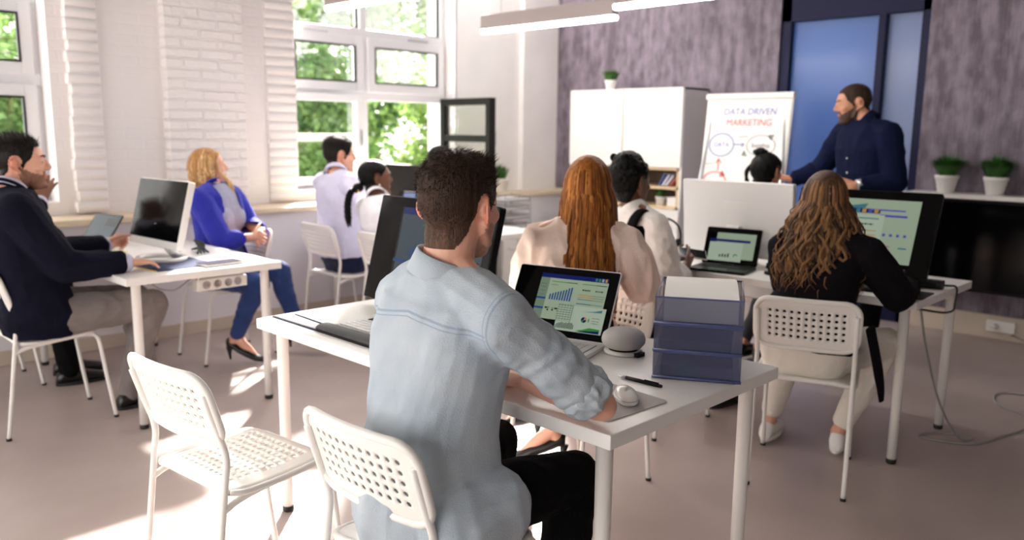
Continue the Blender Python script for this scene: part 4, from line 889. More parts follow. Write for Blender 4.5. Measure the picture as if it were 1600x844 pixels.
p.top('blazer', 'navy_cloth', .024, sleeve=.93, disp=noise_disp(.007, 9, seed=2.0, amp2=.001, freq2=30), puff=.006, lo=lambda t, w, d: (w + .012 * max(0, 1.5 - t), d + .012 * max(0, 1.5 - t)), extra=lambda mb: (caps(mb, (1.06, 4.13, .54), (1.17, 4.10, .55), .10, .10), caps(mb, (1.06, 4.29, .54), (1.10, 4.29, .55), .10, .10)),
      keep=lambda c: ~((c[:, 2] > .82) & (((c[:, 0] - p.C.x) * p.sf.x + (c[:, 1] - p.C.y) * p.sf.y) > .05) & (np.abs((c[:, 0] - p.C.x) * p.sl.x + (c[:, 1] - p.C.y) * p.sl.y) < (c[:, 2] - .80) * .22) & (c[:, 2] < 1.10)), thick=.006)
p.collar('navy_cloth', r=.078, h=.028, open_=.75, tilt=.035, low=-.008, name='lapel_collar', flare=1.25)
p.trousers('grey_jeans', .013, disp=noise_disp(.007, 14, seed=5)); p.shoes('shoe_black')
p.scalp('hair_dark', short_mask(nape=-.06, side=.012), lambda x, y, z: .002 + .016 * sstep(.045, .09, z) + .010 * sstep(.05, .1, x)); p.tufts('hair_dark', 1800, lambda x, y, z: .005 + .02 * max(0, min(1, (z - .05) / .05)), lambda x, y, z: z > .05, lambda x, y, z: (-.3, .3, .4))

# ================= the clapping man behind him
p = Fig('clapping person in a dark blazer, only hands and legs seen behind the navy blazer', (1.03, 5.05, 0), (1.05, 5.06, .53), R(-5), (1.0, 4.99, 1.02), R(-12), (.99, 4.98, 1.205), (R(-20), 0, 0), sw=.18, skin='skin_brown', lips='lips_dark')
p.pose_arm(-1, (1.22, 4.78, .90), (1.345, 4.815, 1.015), (.42, .18, .95), (-.2, .95, 0), (.15, .25, .2), .12, .2); p.pose_arm(1, (1.26, 5.05, .86), (1.36, 4.905, 1.0), (.42, -.12, .95), (.1, -.95, 0), (.15, .25, .2), .12, .2)
p.pose_leg(-1, (1.42, 4.86, .52), (1.42, 4.80, .085), R(-8)); p.pose_leg(1, (1.48, 5.08, .52), (1.47, 5.02, .085), R(-8))
p.body(.005); p.top('shirt', 'lavender_cloth', .008, i0=3, sleeve=.98, cuffr=.005, voxel=.008); p.top('blazer', 'navy_cloth', .022, sleeve=.92, voxel=.008, disp=noise_disp(.006, 9, seed=4)); p.trousers('black_cloth', .014); p.shoes('shoe_black')
p.scalp('hair_black', short_mask(), lambda x, y, z: .004 + .012 * sstep(.03, .09, z))

# ================= blonde woman in the cobalt blazer
p = Fig('woman with a blonde bob in a cobalt blue blazer and jeans, hands clasped', (2.35, 4.76, 0), (2.33, 4.80, .535), R(-62), (2.315, 4.80, 1.005), R(-62), (2.325, 4.905, 1.170), (R(-20), R(6), 0), sex=FEM, skin='skin_fair')
p.browmat = 'hair_blonde'
p.pose_arm(-1, (2.24, 4.60, .745), (2.415, 4.545, .765), (.9, .35, .05), (-.3, .9, .1), (.7, .8, .4), .03, .5); p.pose_arm(1, (2.53, 4.80, .80), (2.50, 4.60, .785), (-.5, -.5, -.1), (.3, -.5, -.4), (.8, .9, .4), .03, .6)
p.pose_leg(-1, (2.36, 4.40, .50), (2.30, 4.60, .155), R(-60)); p.pose_leg(1, (2.54, 4.47, .555), (2.66, 4.50, .19), R(-50))
p.body(.0042)
p.top('tee', 'greyblue_tee', .008, i0=1, sleeve=.3, bust=.008, disp=noise_disp(.002, 14))
pf, pc = p.sf.copy(), p.C.copy(); psl = p.sl.copy()
p.top('blazer', 'cobalt_cloth', .022, i0=0, sleeve=.83, puff=.004, disp=noise_disp(.006, 11, seed=1, amp2=.001, freq2=30),
      keep=lambda c: ~((((c - np.array(pc)) @ np.array(pf)) > .035) & (np.abs((c - np.array(pc)) @ np.array(psl)) < .085 + .02 * (c[:, 2] < .85)) & (c[:, 2] > .55) & (c[:, 2] < 1.12)), thick=.006)
p.collar('cobalt_cloth', r=.062, h=.022, open_=.95, tilt=.045, low=-.012, name='lapel_collar', flare=1.2)
nk = MB(); nk.tube([p.nb + V3(0, 0, -.015) + pf * (.058 * math.cos(a)) + psl * (.056 * math.sin(a)) - V3(0, 0, .028 * (1 + math.cos(a))) for a in [2 * PI * k / 30 for k in range(31)]], .0016, n=6); p.adopt(nk.build('necklace', 'gold'))
p.trousers('blue_jeans', .010, end=.93); p.shoes('shoe_black', 'heel')
bm_ = lambda x, y, z: sstep(-.002, .015, z - np.interp(x, [-.12, -.02, .02, .05, .07, .12], [-.1, -.1, .0, .045, .07, .085])) * (np.abs(y) < .085)
p.scalp(['hair_blonde'], bm_, lambda x, y, z: .012 + 0 * x, name='hair')
o = p.locks(['hair_blonde', 'hair_blonde', 'hair_fairblonde'], (R(66), R(287)), 170, [(0, 0, .098, .118), (.06, .0, .098, .112), (.12, .004, .085, .095), (.15, .008, .072, .08)], width=.012, wave=.004, wfreq=30, seed=5, tip=.25, name='hair_locks')
mb = MB()
for k in range(16):
    r_ = random.Random(k); a = p.M @ Vector((.045, -.066 + r_.uniform(-.006, .006), .03)); e = a + pf * .05 + V3(.05, -.01, 0)
    mb.tube(bez([a, a + V3(.012, -.02, -.06), lerp(a, e, .8) + V3(r_.uniform(-.01, .01), r_.uniform(-.01, .01), -.14), e + V3(r_.uniform(-.02, .02), r_.uniform(-.015, .015), -.25)], 5), [.007] * 10 + [.006, .005, .004, .003, .002, .001], n=6, flat=.5)
p.adopt(mb.build('front_lock', 'hair_fairblonde'))

# ================= man in glasses by the window
p = Fig('man in glasses and a pale lavender shirt seated by the window, in profile', (3.18, 4.74, 0), (3.20, 4.745, .54), R(0), (3.165, 4.765, 1.055), R(-4), (3.225, 4.825, 1.228), (R(-14), R(1), 0), sw=.18, skin='skin_fair')
p.browmat = 'hair_dark'
p.pose_arm(-1, (3.30, 4.59, .80), (3.50, 4.66, .785), (1, .2, 0), (0, 0, -1)); p.pose_arm(1, (3.34, 4.97, .80), (3.52, 4.86, .785), (1, -.2, 0), (0, 0, -1))
p.pose_leg(-1, (3.62, 4.63, .53), (3.60, 4.62, .085), 0); p.pose_leg(1, (3.62, 4.88, .53), (3.6, 4.9, .085), 0)
p.body(.0048); p.top('shirt', 'lavender_cloth', .016, i0=1, sleeve=.96, disp=noise_disp(.007, 10, seed=6, amp2=.001, freq2=35), puff=.006, lo=lambda t, w, d: (w + .012 * math.exp(-((t - 1.6) / .8) ** 2), d + .014 * math.exp(-((t - 1.6) / .8) ** 2)))
p.collar('lavender_cloth', h=.04, open_=.4, low=.006); p.trousers('navy_trousers', .013); p.shoes('shoe_black')
b = MB(); rr = p.rings(.016, 0, 2)[7]; b.tube(rr + [rr[0]], .016, n=8, flat=.35, up=(0, 0, 1)); p.adopt(b.build('belt', 'belt'))
p.scalp('hair_dark', short_mask(side=.004), lambda x, y, z: .004 + .016 * sstep(.04, .09, z) + .012 * sstep(.05, .1, x)); p.tufts('hair_dark', 1500, lambda x, y, z: .012 + .012 * max(0, z) / .1, lambda x, y, z: z > .05, lambda x, y, z: (.5, .4, .3))
g = MB(); E = p.M
for y in (-1, 1):
    g.tube([E @ Vector((.106, y * .033 + .023 * math.cos(t), .006 + .018 * math.sin(t))) for t in [2 * PI * k / 18 for k in range(19)]], .0016, n=6); g.tube([E @ Vector(q) for q in ((.106, y * .056, .010), (.06, y * .076, .012), (-.008, y * .083, .014), (-.03, y * .084, -.01))], .0016, n=6)
g.tube([E @ Vector((.107, -.010, .008)), E @ Vector((.112, 0, .011)), E @ Vector((.107, .010, .008))], .0016, n=6); p.adopt(g.build('glasses', 'black_plastic'))

# ================= woman with the braided ponytail
p = Fig('woman in a white shirt with a black braided ponytail, by the window desk', (3.12, 4.14, 0), (3.16, 4.12, .52), R(0), (3.075, 4.185, .945), R(-2), (3.115, 4.265, 1.105), (R(-18), R(4), 0), sex=FEM, skin='skin_dark', lips='lips_dark')
p.browmat = 'hair_black'
p.pose_arm(-1, (3.22, 4.0, .76), (3.44, 4.03, .79), (1, .1, 0), (0, 0, -1)); p.pose_arm(1, (3.26, 4.36, .76), (3.45, 4.28, .79), (1, -.1, 0), (0, 0, -1)); p.pose_leg(-1, (3.56, 4.02, .51), (3.34, 4.10, .10), 0); p.pose_leg(1, (3.56, 4.24, .51), (3.4, 4.26, .10), 0)
p.body(.0048); p.top('shirt', 'white_shirt', .014, i0=0, sleeve=.95, bust=.012, disp=noise_disp(.006, 11, seed=8), puff=.006, lo=lambda t, w, d: (w + .014 * max(0, 1.6 - t), d + .014 * max(0, 1.6 - t))); p.collar('white_shirt', h=.032, open_=.45, low=.004); p.trousers('navy_trousers', .012, i1=1); p.shoes('shoe_black')
p.scalp('hair_black', lambda x, y, z: sstep(-.002, .012, z - np.interp(x, [-.12, -.06, -.03, -.02, .02, .05, .075, .12], [-.085, -.085, -.03, .02, .02, .05, .078, .09])) * (np.abs(y) < .0765), lambda x, y, z: .009 + .004 * sstep(0, .08, z), amp=.0005)
mb = MB(); hb = p.M @ Vector((-.115, .0, -.045)); mb.ell(tuple(hb), (.034, .034, .03), 14, 10); q = [hb, hb + V3(-.045, .02, -.03), hb + V3(-.062, .03, -.10), hb + V3(-.058, .035, -.19), hb + V3(-.05, .035, -.25)]
for j in range(3):
    Q = bez(q, 9); mb.tube([c + V3(.012 * math.cos(i * .75 + j * 2.1), .012 * math.sin(i * .75 + j * 2.1), 0) for i, c in enumerate(Q)], [.013] * 28 + [.011, .01, .008, .007, .006, .005, .004, .003, .002], n=8)
o = mb.build('braided_ponytail', 'hair_black', None, True); p.adopt(o); rg = MB(); rg.tube([hb + V3(-.016, .006 + .026 * math.cos(t), -.006 + .026 * math.sin(t)) for t in [2 * PI * k / 16 for k in range(17)]], .006, n=8); p.adopt(rg.build('hair_tie', 'gold'))
e = MB(); e.ell(tuple(p.M @ Vector((-.004, -.082, -.034))), (.006, .006, .006)); p.adopt(e.build('earring', 'pearl', None, True))

# ================= man behind the window desk
p = Fig('dark-haired man whose head shows behind the foreground man, beside the dark monitor', (4.50, 5.24, 0), (4.52, 5.22, .53), R(-20), (4.52, 5.27, .985), R(-20), (4.56, 5.315, 1.148), (R(-5), R(2), 0), sw=.175, skin='skin_brown', lips='lips_dark')
p.pose_arm(-1, (4.66, 5.06, .75), (4.60, 4.9, .64), (0, -1, 0), (0, 0, -1)); p.pose_arm(1, (4.72, 5.32, .72), (4.82, 5.16, .64), (.3, -1, 0), (0, 0, -1)); p.pose_leg(-1, (4.72, 4.86, .52), (4.70, 4.86, .085), R(-60)); p.pose_leg(1, (4.84, 4.98, .52), (4.80, 4.96, .085), R(-50))
p.body(.005); p.top('shirt', 'charcoal_cloth', .016, sleeve=.95, voxel=.008); p.trousers('black_cloth', .012); p.shoes('shoe_black'); p.scalp('hair_black', short_mask(side=.004), lambda x, y, z: .005 + .018 * sstep(.02, .09, z) + .01 * sstep(.05, .1, x), amp=.003, freq=50)

# ================= red-haired woman in the peach blouse
p = Fig('woman with long straight red hair in a peach blouse, turned away from the camera', (2.42, 2.0, 0), (2.43, 2.03, .53), R(62), (2.405, 1.985, 1.015), R(45), (2.44, 1.985, 1.205), (R(30), R(-2), 0), sex=FEM, skin='skin_fair', sw=.165)
p.pose_arm(-1, (2.60, 1.83, .825), (2.72, 1.98, .90), (.2, .95, .3), (.6, .2, -.7)); p.pose_arm(1, (2.40, 2.26, .75), (2.55, 2.30, .62), (.8, .3, -.1), (0, 0, -1)); p.pose_leg(-1, (2.66, 2.38, .50), (2.515, 2.205, .155), R(128)); p.pose_leg(1, (2.50, 2.44, .53), (2.58, 2.40, .20), R(90))
p.body(.0042); p.top('blouse', 'peach_blouse', .014, i0=1, sleeve=.93, puff=.022, cuffr=-.012, disp=noise_disp(.019, 13, (1, 1, .4), seed=9, amp2=.001, freq2=40), bust=.01); p.collar('peach_blouse', h=.02, open_=.3, fold=False)
sk = MB(); sk.rings(p.rings(.014, 0, 2)); [caps(sk, p.HJ[k], lerp(p.HJ[k], p.leg[k]['K'], .9), .105, .075) for k in (1, -1)]; p.adopt(blob(sk, 'skirt', 'black_cloth', None, .007, 4)); p.shoes('shoe_black', 'heel')
fm = lambda x, y, z: sstep(-.002, .015, z - np.interp(x, [-.12, -.02, .02, .05, .07, .12], [-.1, -.1, .0, .045, .072, .085])) * (np.abs(y) < .085)
p.scalp(['hair_red'], fm, lambda x, y, z: .010 + 0 * x)
p.locks(['hair_red', 'hair_red2', 'hair_red3', 'hair_red'], (R(62), R(298)), 460, [(0, 0, .100, .122), (.10, .004, .100, .122), (.17, .0, .108, .135), (.26, -.03, .120, .130), (.36, -.045, .125, .115), (.50, -.05, .118, .10)], width=.0062, wave=.003, wfreq=18, seed=11, tip=.3, name='hair_locks', jit=.003)

# ================= woman with braided updo, white puff sleeves and black vest
p = Fig('woman with a black braided updo in a white puff sleeved blouse and black vest', (3.25, 2.30, 0), (3.27, 2.27, .53), R(-4), (3.205, 2.32, 1.0), R(-12), (3.215, 2.352, 1.172), (R(-8), R(-2), 0), sex=FEM, skin='skin_dark', lips='lips_dark')
p.pose_arm(-1, (3.17, 2.085, .70), (3.335, 2.105, .785), (.9, .25, .15), (-.3, .8, .3), (.6, .8, .5), .03, .6); p.pose_arm(1, (3.34, 2.50, .74), (3.46, 2.30, .79), (.6, -.7, .1), (.2, -.6, .7), (.5, .7, .4)); p.pose_leg(-1, (3.66, 2.10, .545), (3.70, 2.10, .09), R(-10)); p.pose_leg(1, (3.66, 2.36, .53), (3.6, 2.38, .09), 0)
p.body(.0045); p.top('blouse', 'white_blouse', .012, i0=2, sleeve=.80, puff=.022, cuffr=.010, disp=noise_disp(.009, 16, seed=12, amp2=.001, freq2=50), bust=.008); p.collar('white_blouse', h=.03, open_=.5)
p.top('vest', 'black_cloth', .020, i0=0, i1=5, sleeve=0, arms=(), bust=.014, disp=noise_disp(.002, 9)); st = MB()
for k in (-1, 1): q = p.C + p.sl * k * .088; st.tube(bez([q - p.sf * .12 - V3(0, 0, .12), q - p.sf * .098 - V3(0, 0, .02), q - p.sf * .03 + V3(0, 0, .052), q + p.sf * .07 - V3(0, 0, .02), q + p.sf * .12 - V3(0, 0, .1)], 6), .034, n=12, flat=.3, up=tuple(p.sl))
p.adopt(st.build('vest_strap', 'black_cloth')); p.trousers('charcoal_cloth', .012); p.shoes('shoe_black')
p.scalp('hair_black', lambda x, y, z: sstep(-.002, .012, z - np.interp(x, [-.12, -.06, -.03, -.02, .02, .05, .075, .12], [-.10, -.10, -.05, .015, .02, .05, .075, .09])) * (np.abs(y) < .0765), lambda x, y, z: .014 + 0 * x, amp=.004, freq=60)
mb = MB(); E = p.M
mb.ell((-.030, 0, .088), (.082, .074, .066), 18, 12, M=E); mb.ell((-.062, 0, .045), (.068, .074, .07), 18, 12, M=E)
for k in range(20):
    r_ = random.Random(40 + k); t = k * 2.4; zz = r_.uniform(.02, .13); rr = .078 * math.sqrt(max(.05, 1 - ((zz - .075) / .085) ** 2)); mb.ell((-.035 + rr * math.cos(t), rr * math.sin(t), zz), (.022, .022, .017), 8, 6, M=E)
p.adopt(blob(mb, 'braided_updo', 'hair_black', None, .005, 2, disp=noise_disp(.006, 48, seed=3)))

# ================= person behind the white monitor
p = Fig('person with black hair in a bun behind the white monitor, before the flip chart', (4.58, 2.36, 0), (4.58, 2.36, .53), R(0), (4.56, 2.385, .99), R(0), (4.60, 2.372, 1.185), (R(-5), R(0), 0), sex=FEM, skin='skin_tan')
p.pose_arm(-1, (4.66, 2.20, .75), (4.78, 2.26, .62), (1, .2, 0), (0, 0, -1)); p.pose_arm(1, (4.66, 2.58, .75), (4.78, 2.5, .62), (1, -.2, 0), (0, 0, -1)); p.pose_leg(-1, (4.96, 2.26, .53), (4.5, 2.30, .14), R(20)); p.pose_leg(1, (4.98, 2.46, .53), (4.6, 2.46, .12), R(0))
p.body(.005); p.top('blouse', 'white_blouse', .014, sleeve=.95, voxel=.008); p.trousers('charcoal_cloth', .008, end=.92, i1=1); p.shoes('shoe_black')
p.scalp('hair_black', lambda x, y, z: sstep(-.002, .012, z - np.interp(x, [-.12, -.06, -.03, -.02, .02, .05, .075, .12], [-.09, -.09, -.06, -.02, .0, .05, .075, .09])) * (np.abs(y) < .078), lambda x, y, z: .014 + 0 * x, amp=.004, freq=50)
mb = MB(); mb.ell((-.035, .028, .118), (.040, .038, .030), 14, 10, M=p.M)
for k in range(7): mb.ell((-.035 + .03 * math.cos(k), .028 + .03 * math.sin(k), .122), (.016, .016, .016), 8, 6, M=p.M)
for k in range(6): mb.tube(bez([p.M @ Vector((-.05, .06, .06)), p.M @ Vector((-.06, .095 + .002 * k, .0)), p.M @ Vector((-.06 + .006 * k, .098, -.08)), p.M @ Vector((-.06 + .006 * k, .096, -.15))], 5), [.010] * 12 + [.008, .006, .004, .002], n=6)
p.adopt(mb.build('hair_bun', 'hair_black', None, True))

# ================= woman with wavy hair and black jacket
p = Fig('woman with long wavy brown hair, black jacket and ivory trousers at the right', (3.24, 1.42, 0), (3.20, 1.425, .535), R(14), (3.265, 1.405, .955), R(8), (3.29, 1.435, 1.150), (R(28), R(0), 0), sex=FEM, skin='skin_fair', sw=.165, slope=-.02)
p.pose_arm(-1, (3.40, 1.155, .775), (3.62, 1.19, .772), (1, .2, -.02), (0, 0, -1), (.2, .3, .2)); p.pose_arm(1, (3.42, 1.64, .76), (3.62, 1.52, .772), (1, -.25, -.02), (0, 0, -1)); p.pose_leg(-1, (3.62, 1.26, .52), (3.535, 1.40, .10), R(15)); p.pose_leg(1, (3.56, 1.64, .52), (3.44, 1.685, .10), R(10))
p.body(.0045); p.top('jacket', 'plum_black', .022, i0=1, sleeve=.94, puff=.006, disp=noise_disp(.006, 10, seed=15), bust=.012, extra=lambda mb: [caps(mb, (3.20, 1.42 + d, .645), (3.20, 1.42 + d, .68), .10, .115) for d in (-.08, .08)])
fl = MB(); fl.tube(bez([(3.24, 1.19, .66), (3.27, 1.165, .52), (3.29, 1.15, .42), (3.30, 1.145, .36)], 5), [.036] * 8 + [.034, .032, .03, .028, .026, .024, .022, .02], n=12, flat=.4); p.adopt(fl.build('jacket_hem', 'plum_black'))
p.trousers('ivory_trousers', .015, end=.86, disp=noise_disp(.006, 13, seed=3.1), i1=3); p.shoes('shoe_white', sole='shoe_white')
p.scalp(['hair_wavy'], fm, lambda x, y, z: .010 + 0 * x)
p.locks(['hair_wavy', 'hair_wavy2', 'hair_wavy3', 'hair_wavy2'], (R(58), R(302)), 340, [(0, 0, .098, .118), (.08, .002, .112, .122), (.16, -.01, .140, .135), (.24, -.035, .160, .130), (.32, -.05, .155, .115), (.40, -.055, .135, .10)], width=.0068, wave=.015, wfreq=34, seed=17, tip=.45, name='hair_locks', jit=.003)
p.locks(['hair_wavy2', 'hair_wavy', 'hair_wavy2'], (R(70), R(290)), 70, [(0, .004, .104, .126), (.08, .004, .122, .132), (.16, -.005, .150, .150), (.24, -.03, .172, .150), (.32, -.045, .165, .135), (.38, -.05, .15, .12)], width=.006, wave=.024, wfreq=38, seed=19, tip=.5, name='hair_curls', jit=.003)

# ================= presenter
p = Fig('presenter standing in a dark navy shirt, gesturing at the flip chart', (5.30, 2.06, 0), (5.31, 2.045, .93), R(150), (5.30, 2.075, 1.435), R(152), (5.285, 2.165, 1.605), (R(128), R(-8), 0), sw=.195, skin='skin_tan', stub='stubble_black', lips='lips_tan', slope=-.03)
p.browmat = 'hair_dark'
p.pose_arm(-1, (5.36, 2.39, 1.18), (5.28, 2.535, 1.115), (-.35, 1, .1), (.1, -.2, 1), (.2, .3, .2), .14, .2); p.pose_arm(1, (5.20, 1.84, 1.13), (5.06, 2.02, 1.105), (-.5, .8, 0), (.6, .3, -.4), (.4, .6, .4)); p.pose_leg(-1, (5.33, 2.14, .50), (5.37, 2.15, .085), R(140)); p.pose_leg(1, (5.25, 1.95, .50), (5.30, 1.96, .085), R(160))
p.body(.0048); p.top('shirt', 'navy_shirt', .018, sleeve=.90, puff=.006, disp=noise_disp(.007, 9, seed=20, amp2=.001, freq2=40), lo=lambda t, w, d: (w + .01, d + .008)); p.collar('navy_shirt', h=.042, open_=.3, low=.006); p.trousers('black_cloth', .014); p.shoes('shoe_black')
bt = MB()
for z in (1.36, 1.27, 1.18, 1.09): q = lerp(p.H, p.C, (z - .93) / .505) + p.sf * (.142 if z < 1.3 else .128); bt.ell(tuple(q), (.007, .007, .007))
o = p.adopt(bt.build('button', 'pearl', None, True))
wt = MB(); a = p.arm[1]; u = (a['W'] - a['E']).normalized(); q = lerp(a['E'], a['W'], .93); wt.tube([q - u * .012, q + u * .012], .040, n=20); wt.tube([q + V3(-.6, -.6, .55).normalized() * .036, q + V3(-.6, -.6, .55).normalized() * .050], .022, n=18); p.adopt(wt.build('watch', 'silver'))
p.scalp('hair_brown', short_mask(nape=-.05, side=.010), lambda x, y, z: .002 + .008 * sstep(.04, .09, z))
# ------------------------------------------------------------------ things on the desks
ZD = .735
mat('white_gloss', srgb(240, 238, 236), .15)
def emi(n, c, st=.55): mat(n, tuple(x * .12 for x in c), .25, emit=c, estr=st * .5, spec=.12)
emi('ui_green', srgb(186, 206, 178), .34); emi('ui_pale', srgb(200, 218, 196), .36); emi('ui_blue', srgb(40, 78, 150), .4); emi('ui_navy', srgb(24, 36, 110), .4); emi('ui_teal', srgb(72, 132, 150), .4); emi('ui_dark', srgb(48, 62, 56), .3); emi('ui_orange', srgb(206, 152, 66), .4)
emi('ui_leaf', srgb(60, 150, 60), .4); emi('ui_grey', srgb(140, 162, 140), .34); emi('ui_pink', srgb(190, 110, 150), .5); emi('ui_lilac', srgb(150, 160, 206), .5); emi('ui_dim', srgb(40, 48, 44), .16); emi('ui_violet', srgb(96, 86, 190), .4); emi('ui_night', srgb(90, 110, 124), .18); emi('ui_red', srgb(170, 80, 66), .35)
UI = ['ui_green', 'ui_pale', 'ui_blue', 'ui_navy', 'ui_teal', 'ui_dark', 'ui_orange', 'ui_leaf', 'ui_grey', 'ui_pink', 'ui_lilac', 'ui_dim', 'ui_violet', 'ui_night', 'ui_red']
class Screen:
    """flat picture of a dashboard on a display; u to the viewer's right, v up, both 0..1"""
    def __init__(s, w, h, x, y0, z0, M): s.w, s.h, s.x, s.y0, s.z0, s.M = w, h, x, y0, z0, M; s.mb = MB(); s.k = 0
    def P(s, u, v): return s.M @ Vector((s.x + .00012 * s.k, s.y0 + u * s.w, s.z0 + v * s.h))
    def poly(s, pts, c):
        s.k += 1; s.mb.add([s.P(*q) for q in pts], [tuple(range(len(pts)))], UI.index(c))
    def rect(s, u0, v0, u1, v1, c): s.poly([(u0, v0), (u1, v0), (u1, v1), (u0, v1)], c)
    def disc(s, u, v, r, c, a0=0, a1=2 * PI, r0=0):
        asp = s.w / s.h; n = 18; A = [a0 + (a1 - a0) * i / n for i in range(n + 1)]
        if r0: 
            s.k += 1
            for i in range(n): s.mb.add([s.P(u + q * math.cos(t), v + q * asp * math.sin(t)) for q, t in ((r0, A[i]), (r, A[i]), (r, A[i + 1]), (r0, A[i + 1]))], [(0, 1, 2, 3)], UI.index(c))
        else: s.poly(([(u, v)] if a1 - a0 < 6.2 else []) + [(u + r * math.cos(t), v + r * asp * math.sin(t)) for t in A], c)
    def text(s, u, v, L, c='ui_dark', th=.010):
        s.k += 1; rs = random.Random(int(u * 991 + v * 577)); x = u
        while x < u + L:
            q = rs.uniform(.006, .02); s.mb.add([s.P(*p) for p in ((x, v), (min(x + q, u + L), v), (min(x + q, u + L), v + th), (x, v + th))], [(0, 1, 2, 3)], UI.index(c)); x += q + .006
    def bars(s, u0, v0, u1, hs, c, g=.45):
        n = len(hs); dw = (u1 - u0) / n; s.k += 1
        for i, h in enumerate(hs): s.mb.add([s.P(*p) for p in ((u0 + i * dw, v0), (u0 + (i + 1 - g) * dw, v0), (u0 + (i + 1 - g) * dw, v0 + h), (u0 + i * dw, v0 + h))], [(0, 1, 2, 3)], UI.index(c))
    def build(s, parent): return s.mb.build('display', UI, parent, False)
def blobpts(cx, cy, r, asp, seed):
    rs = random.Random(seed); return [(cx + r * rs.uniform(.6, 1.2) * math.cos(t), cy + r * asp * rs.uniform(.6, 1.2) * math.sin(t)) for t in [2 * PI * k / 11 for k in range(11)]]
def worldmap(s, u, v, w):
    for dx, dy, r, sc in ((.12, .10, .13, .75), (.28, .14, .07, .7), (.25, -.12, .07, 1.6), (.56, .10, .06, .8), (.58, -.08, .075, 1.4), (.78, .08, .14, .75), (.92, -.14, .05, .8)): s.poly(blobpts(u + dx * w, v + dy * w, r * w, sc, int(dx * 100)), 'ui_dark')
def dashboard(s, u0, v0, u1, v1, full=True):
    X = lambda a: u0 + (u1 - u0) * a; Y = lambda b: v0 + (v1 - v0) * b
    s.rect(X(0), Y(.92), X(.94), Y(1), 'ui_navy'); s.rect(X(0), Y(.17), X(.95), Y(.92), 'ui_green')
    if full: s.rect(X(0), Y(.17), X(.13), Y(.92), 'ui_grey')
    s.rect(X(.35), Y(0), X(1), Y(.46), 'ui_pale')
    for i, c in enumerate(('ui_teal', 'ui_leaf', 'ui_lilac', 'ui_orange')): s.rect(X(.76 + .045 * i), Y(.93), X(.79 + .045 * i), Y(.985), c)
    for b in (.34, .52): s.rect(X(.0), Y(b), X(.13), Y(b + .035), 'ui_blue')
    for b in (.60, .67, .74, .80): s.text(X(.03), Y(b), (u1 - u0) * .07, 'ui_dark', .006)
    for a, L in ((.17, .36), (.60, .34)): s.rect(X(a), Y(.85), X(a + L), Y(.862), 'ui_leaf'); s.rect(X(a + L * .6), Y(.85), X(a + L), Y(.862), 'ui_dark')
    s.text(X(.17), Y(.79), (u1 - u0) * .1, 'ui_dark', .008)
    s.bars(X(.18), Y(.52), X(.50), [(v1 - v0) * q for q in (.10, .12, .14, .155, .17, .19, .205, .235, .25)], 'ui_blue'); 
    worldmap(s, X(.15), Y(.35), (u1 - u0) * .21)
    for a in (.62, .80): s.text(X(a), Y(.735), (u1 - u0) * .11, 'ui_dark', .022)
    for b, c in ((.65, 'ui_orange'), (.61, 'ui_orange'), (.57, 'ui_teal'), (.49, 'ui_blue')): s.rect(X(.58), Y(b), X(.90), Y(b + .013), c); s.rect(X(.78), Y(b), X(.94), Y(b + .013), 'ui_grey')
    s.rect(X(.35), Y(.16), X(.56), Y(.46), 'ui_grey')
    for i in range(7): s.rect(X(.355), Y(.17 + .04 * i), X(.55), Y(.185 + .04 * i), 'ui_pale')
    for i in range(5): s.rect(X(.38 + .04 * i), Y(.16), X(.386 + .04 * i), Y(.46), 'ui_pale')
    s.bars(X(.37), Y(.03), X(.63), [(v1 - v0) * q for q in (.06, .08, .09, .10, .11, .10, .10, .11, .10, .12, .11, .11, .08)], 'ui_dark')
    s.disc(X(.74), Y(.22), (u1 - u0) * .038, 'ui_navy'); s.disc(X(.74), Y(.22), (u1 - u0) * .038, 'ui_orange', 0, 1.4); s.disc(X(.74), Y(.22), (u1 - u0) * .038, 'ui_leaf', 3.5, 4.6)
    s.rect(X(.80), Y(.19), X(.815), Y(.25), 'ui_leaf')
    for b in (.17, .21, .26): s.text(X(.85), Y(b), (u1 - u0) * .1, 'ui_dark', .008)
    s.poly([(X(.70), Y(.36)), (X(.96), Y(.37)), (X(.96), Y(.42)), (X(.85), Y(.38))], 'ui_teal'); s.poly([(X(.66), Y(.02)), (X(.98), Y(.0)), (X(.98), Y(.08)), (X(.84), Y(.09)), (X(.76), Y(.05))], 'ui_leaf'); s.poly([(X(.66), Y(.0)), (X(.98), Y(.0)), (X(.98), Y(.05)), (X(.8), Y(.03))], 'ui_navy')
def tiltM(z, t): return Matrix.Translation((0, 0, z)) @ Matrix.Rotation(-t, 4, 'Y')
def panel(root, w, h, z, t, body, face, ui, d=.022, bez_=.016, chin=0.0, back='white_plastic'):
    """display: local x towards the viewer, y to the viewer's right"""
    M = tiltM(z, t); b = MB().rbox(-d, 0, -w / 2, w / 2, 0, h, r=.008, ax='x', seg=3, M=M, chamfer=.002).build('housing', body, root)
    MB().rbox(0, .0012, -w / 2 + .004, w / 2 - .004, chin + .003, h - .004, r=.006, ax='x', M=M).build('screen', face, root)
    if ui:
        s = Screen(w - 2 * bez_, h - chin - 2 * bez_, .0016, -w / 2 + bez_, chin + bez_, M); ui(s); s.build(root)
    return M
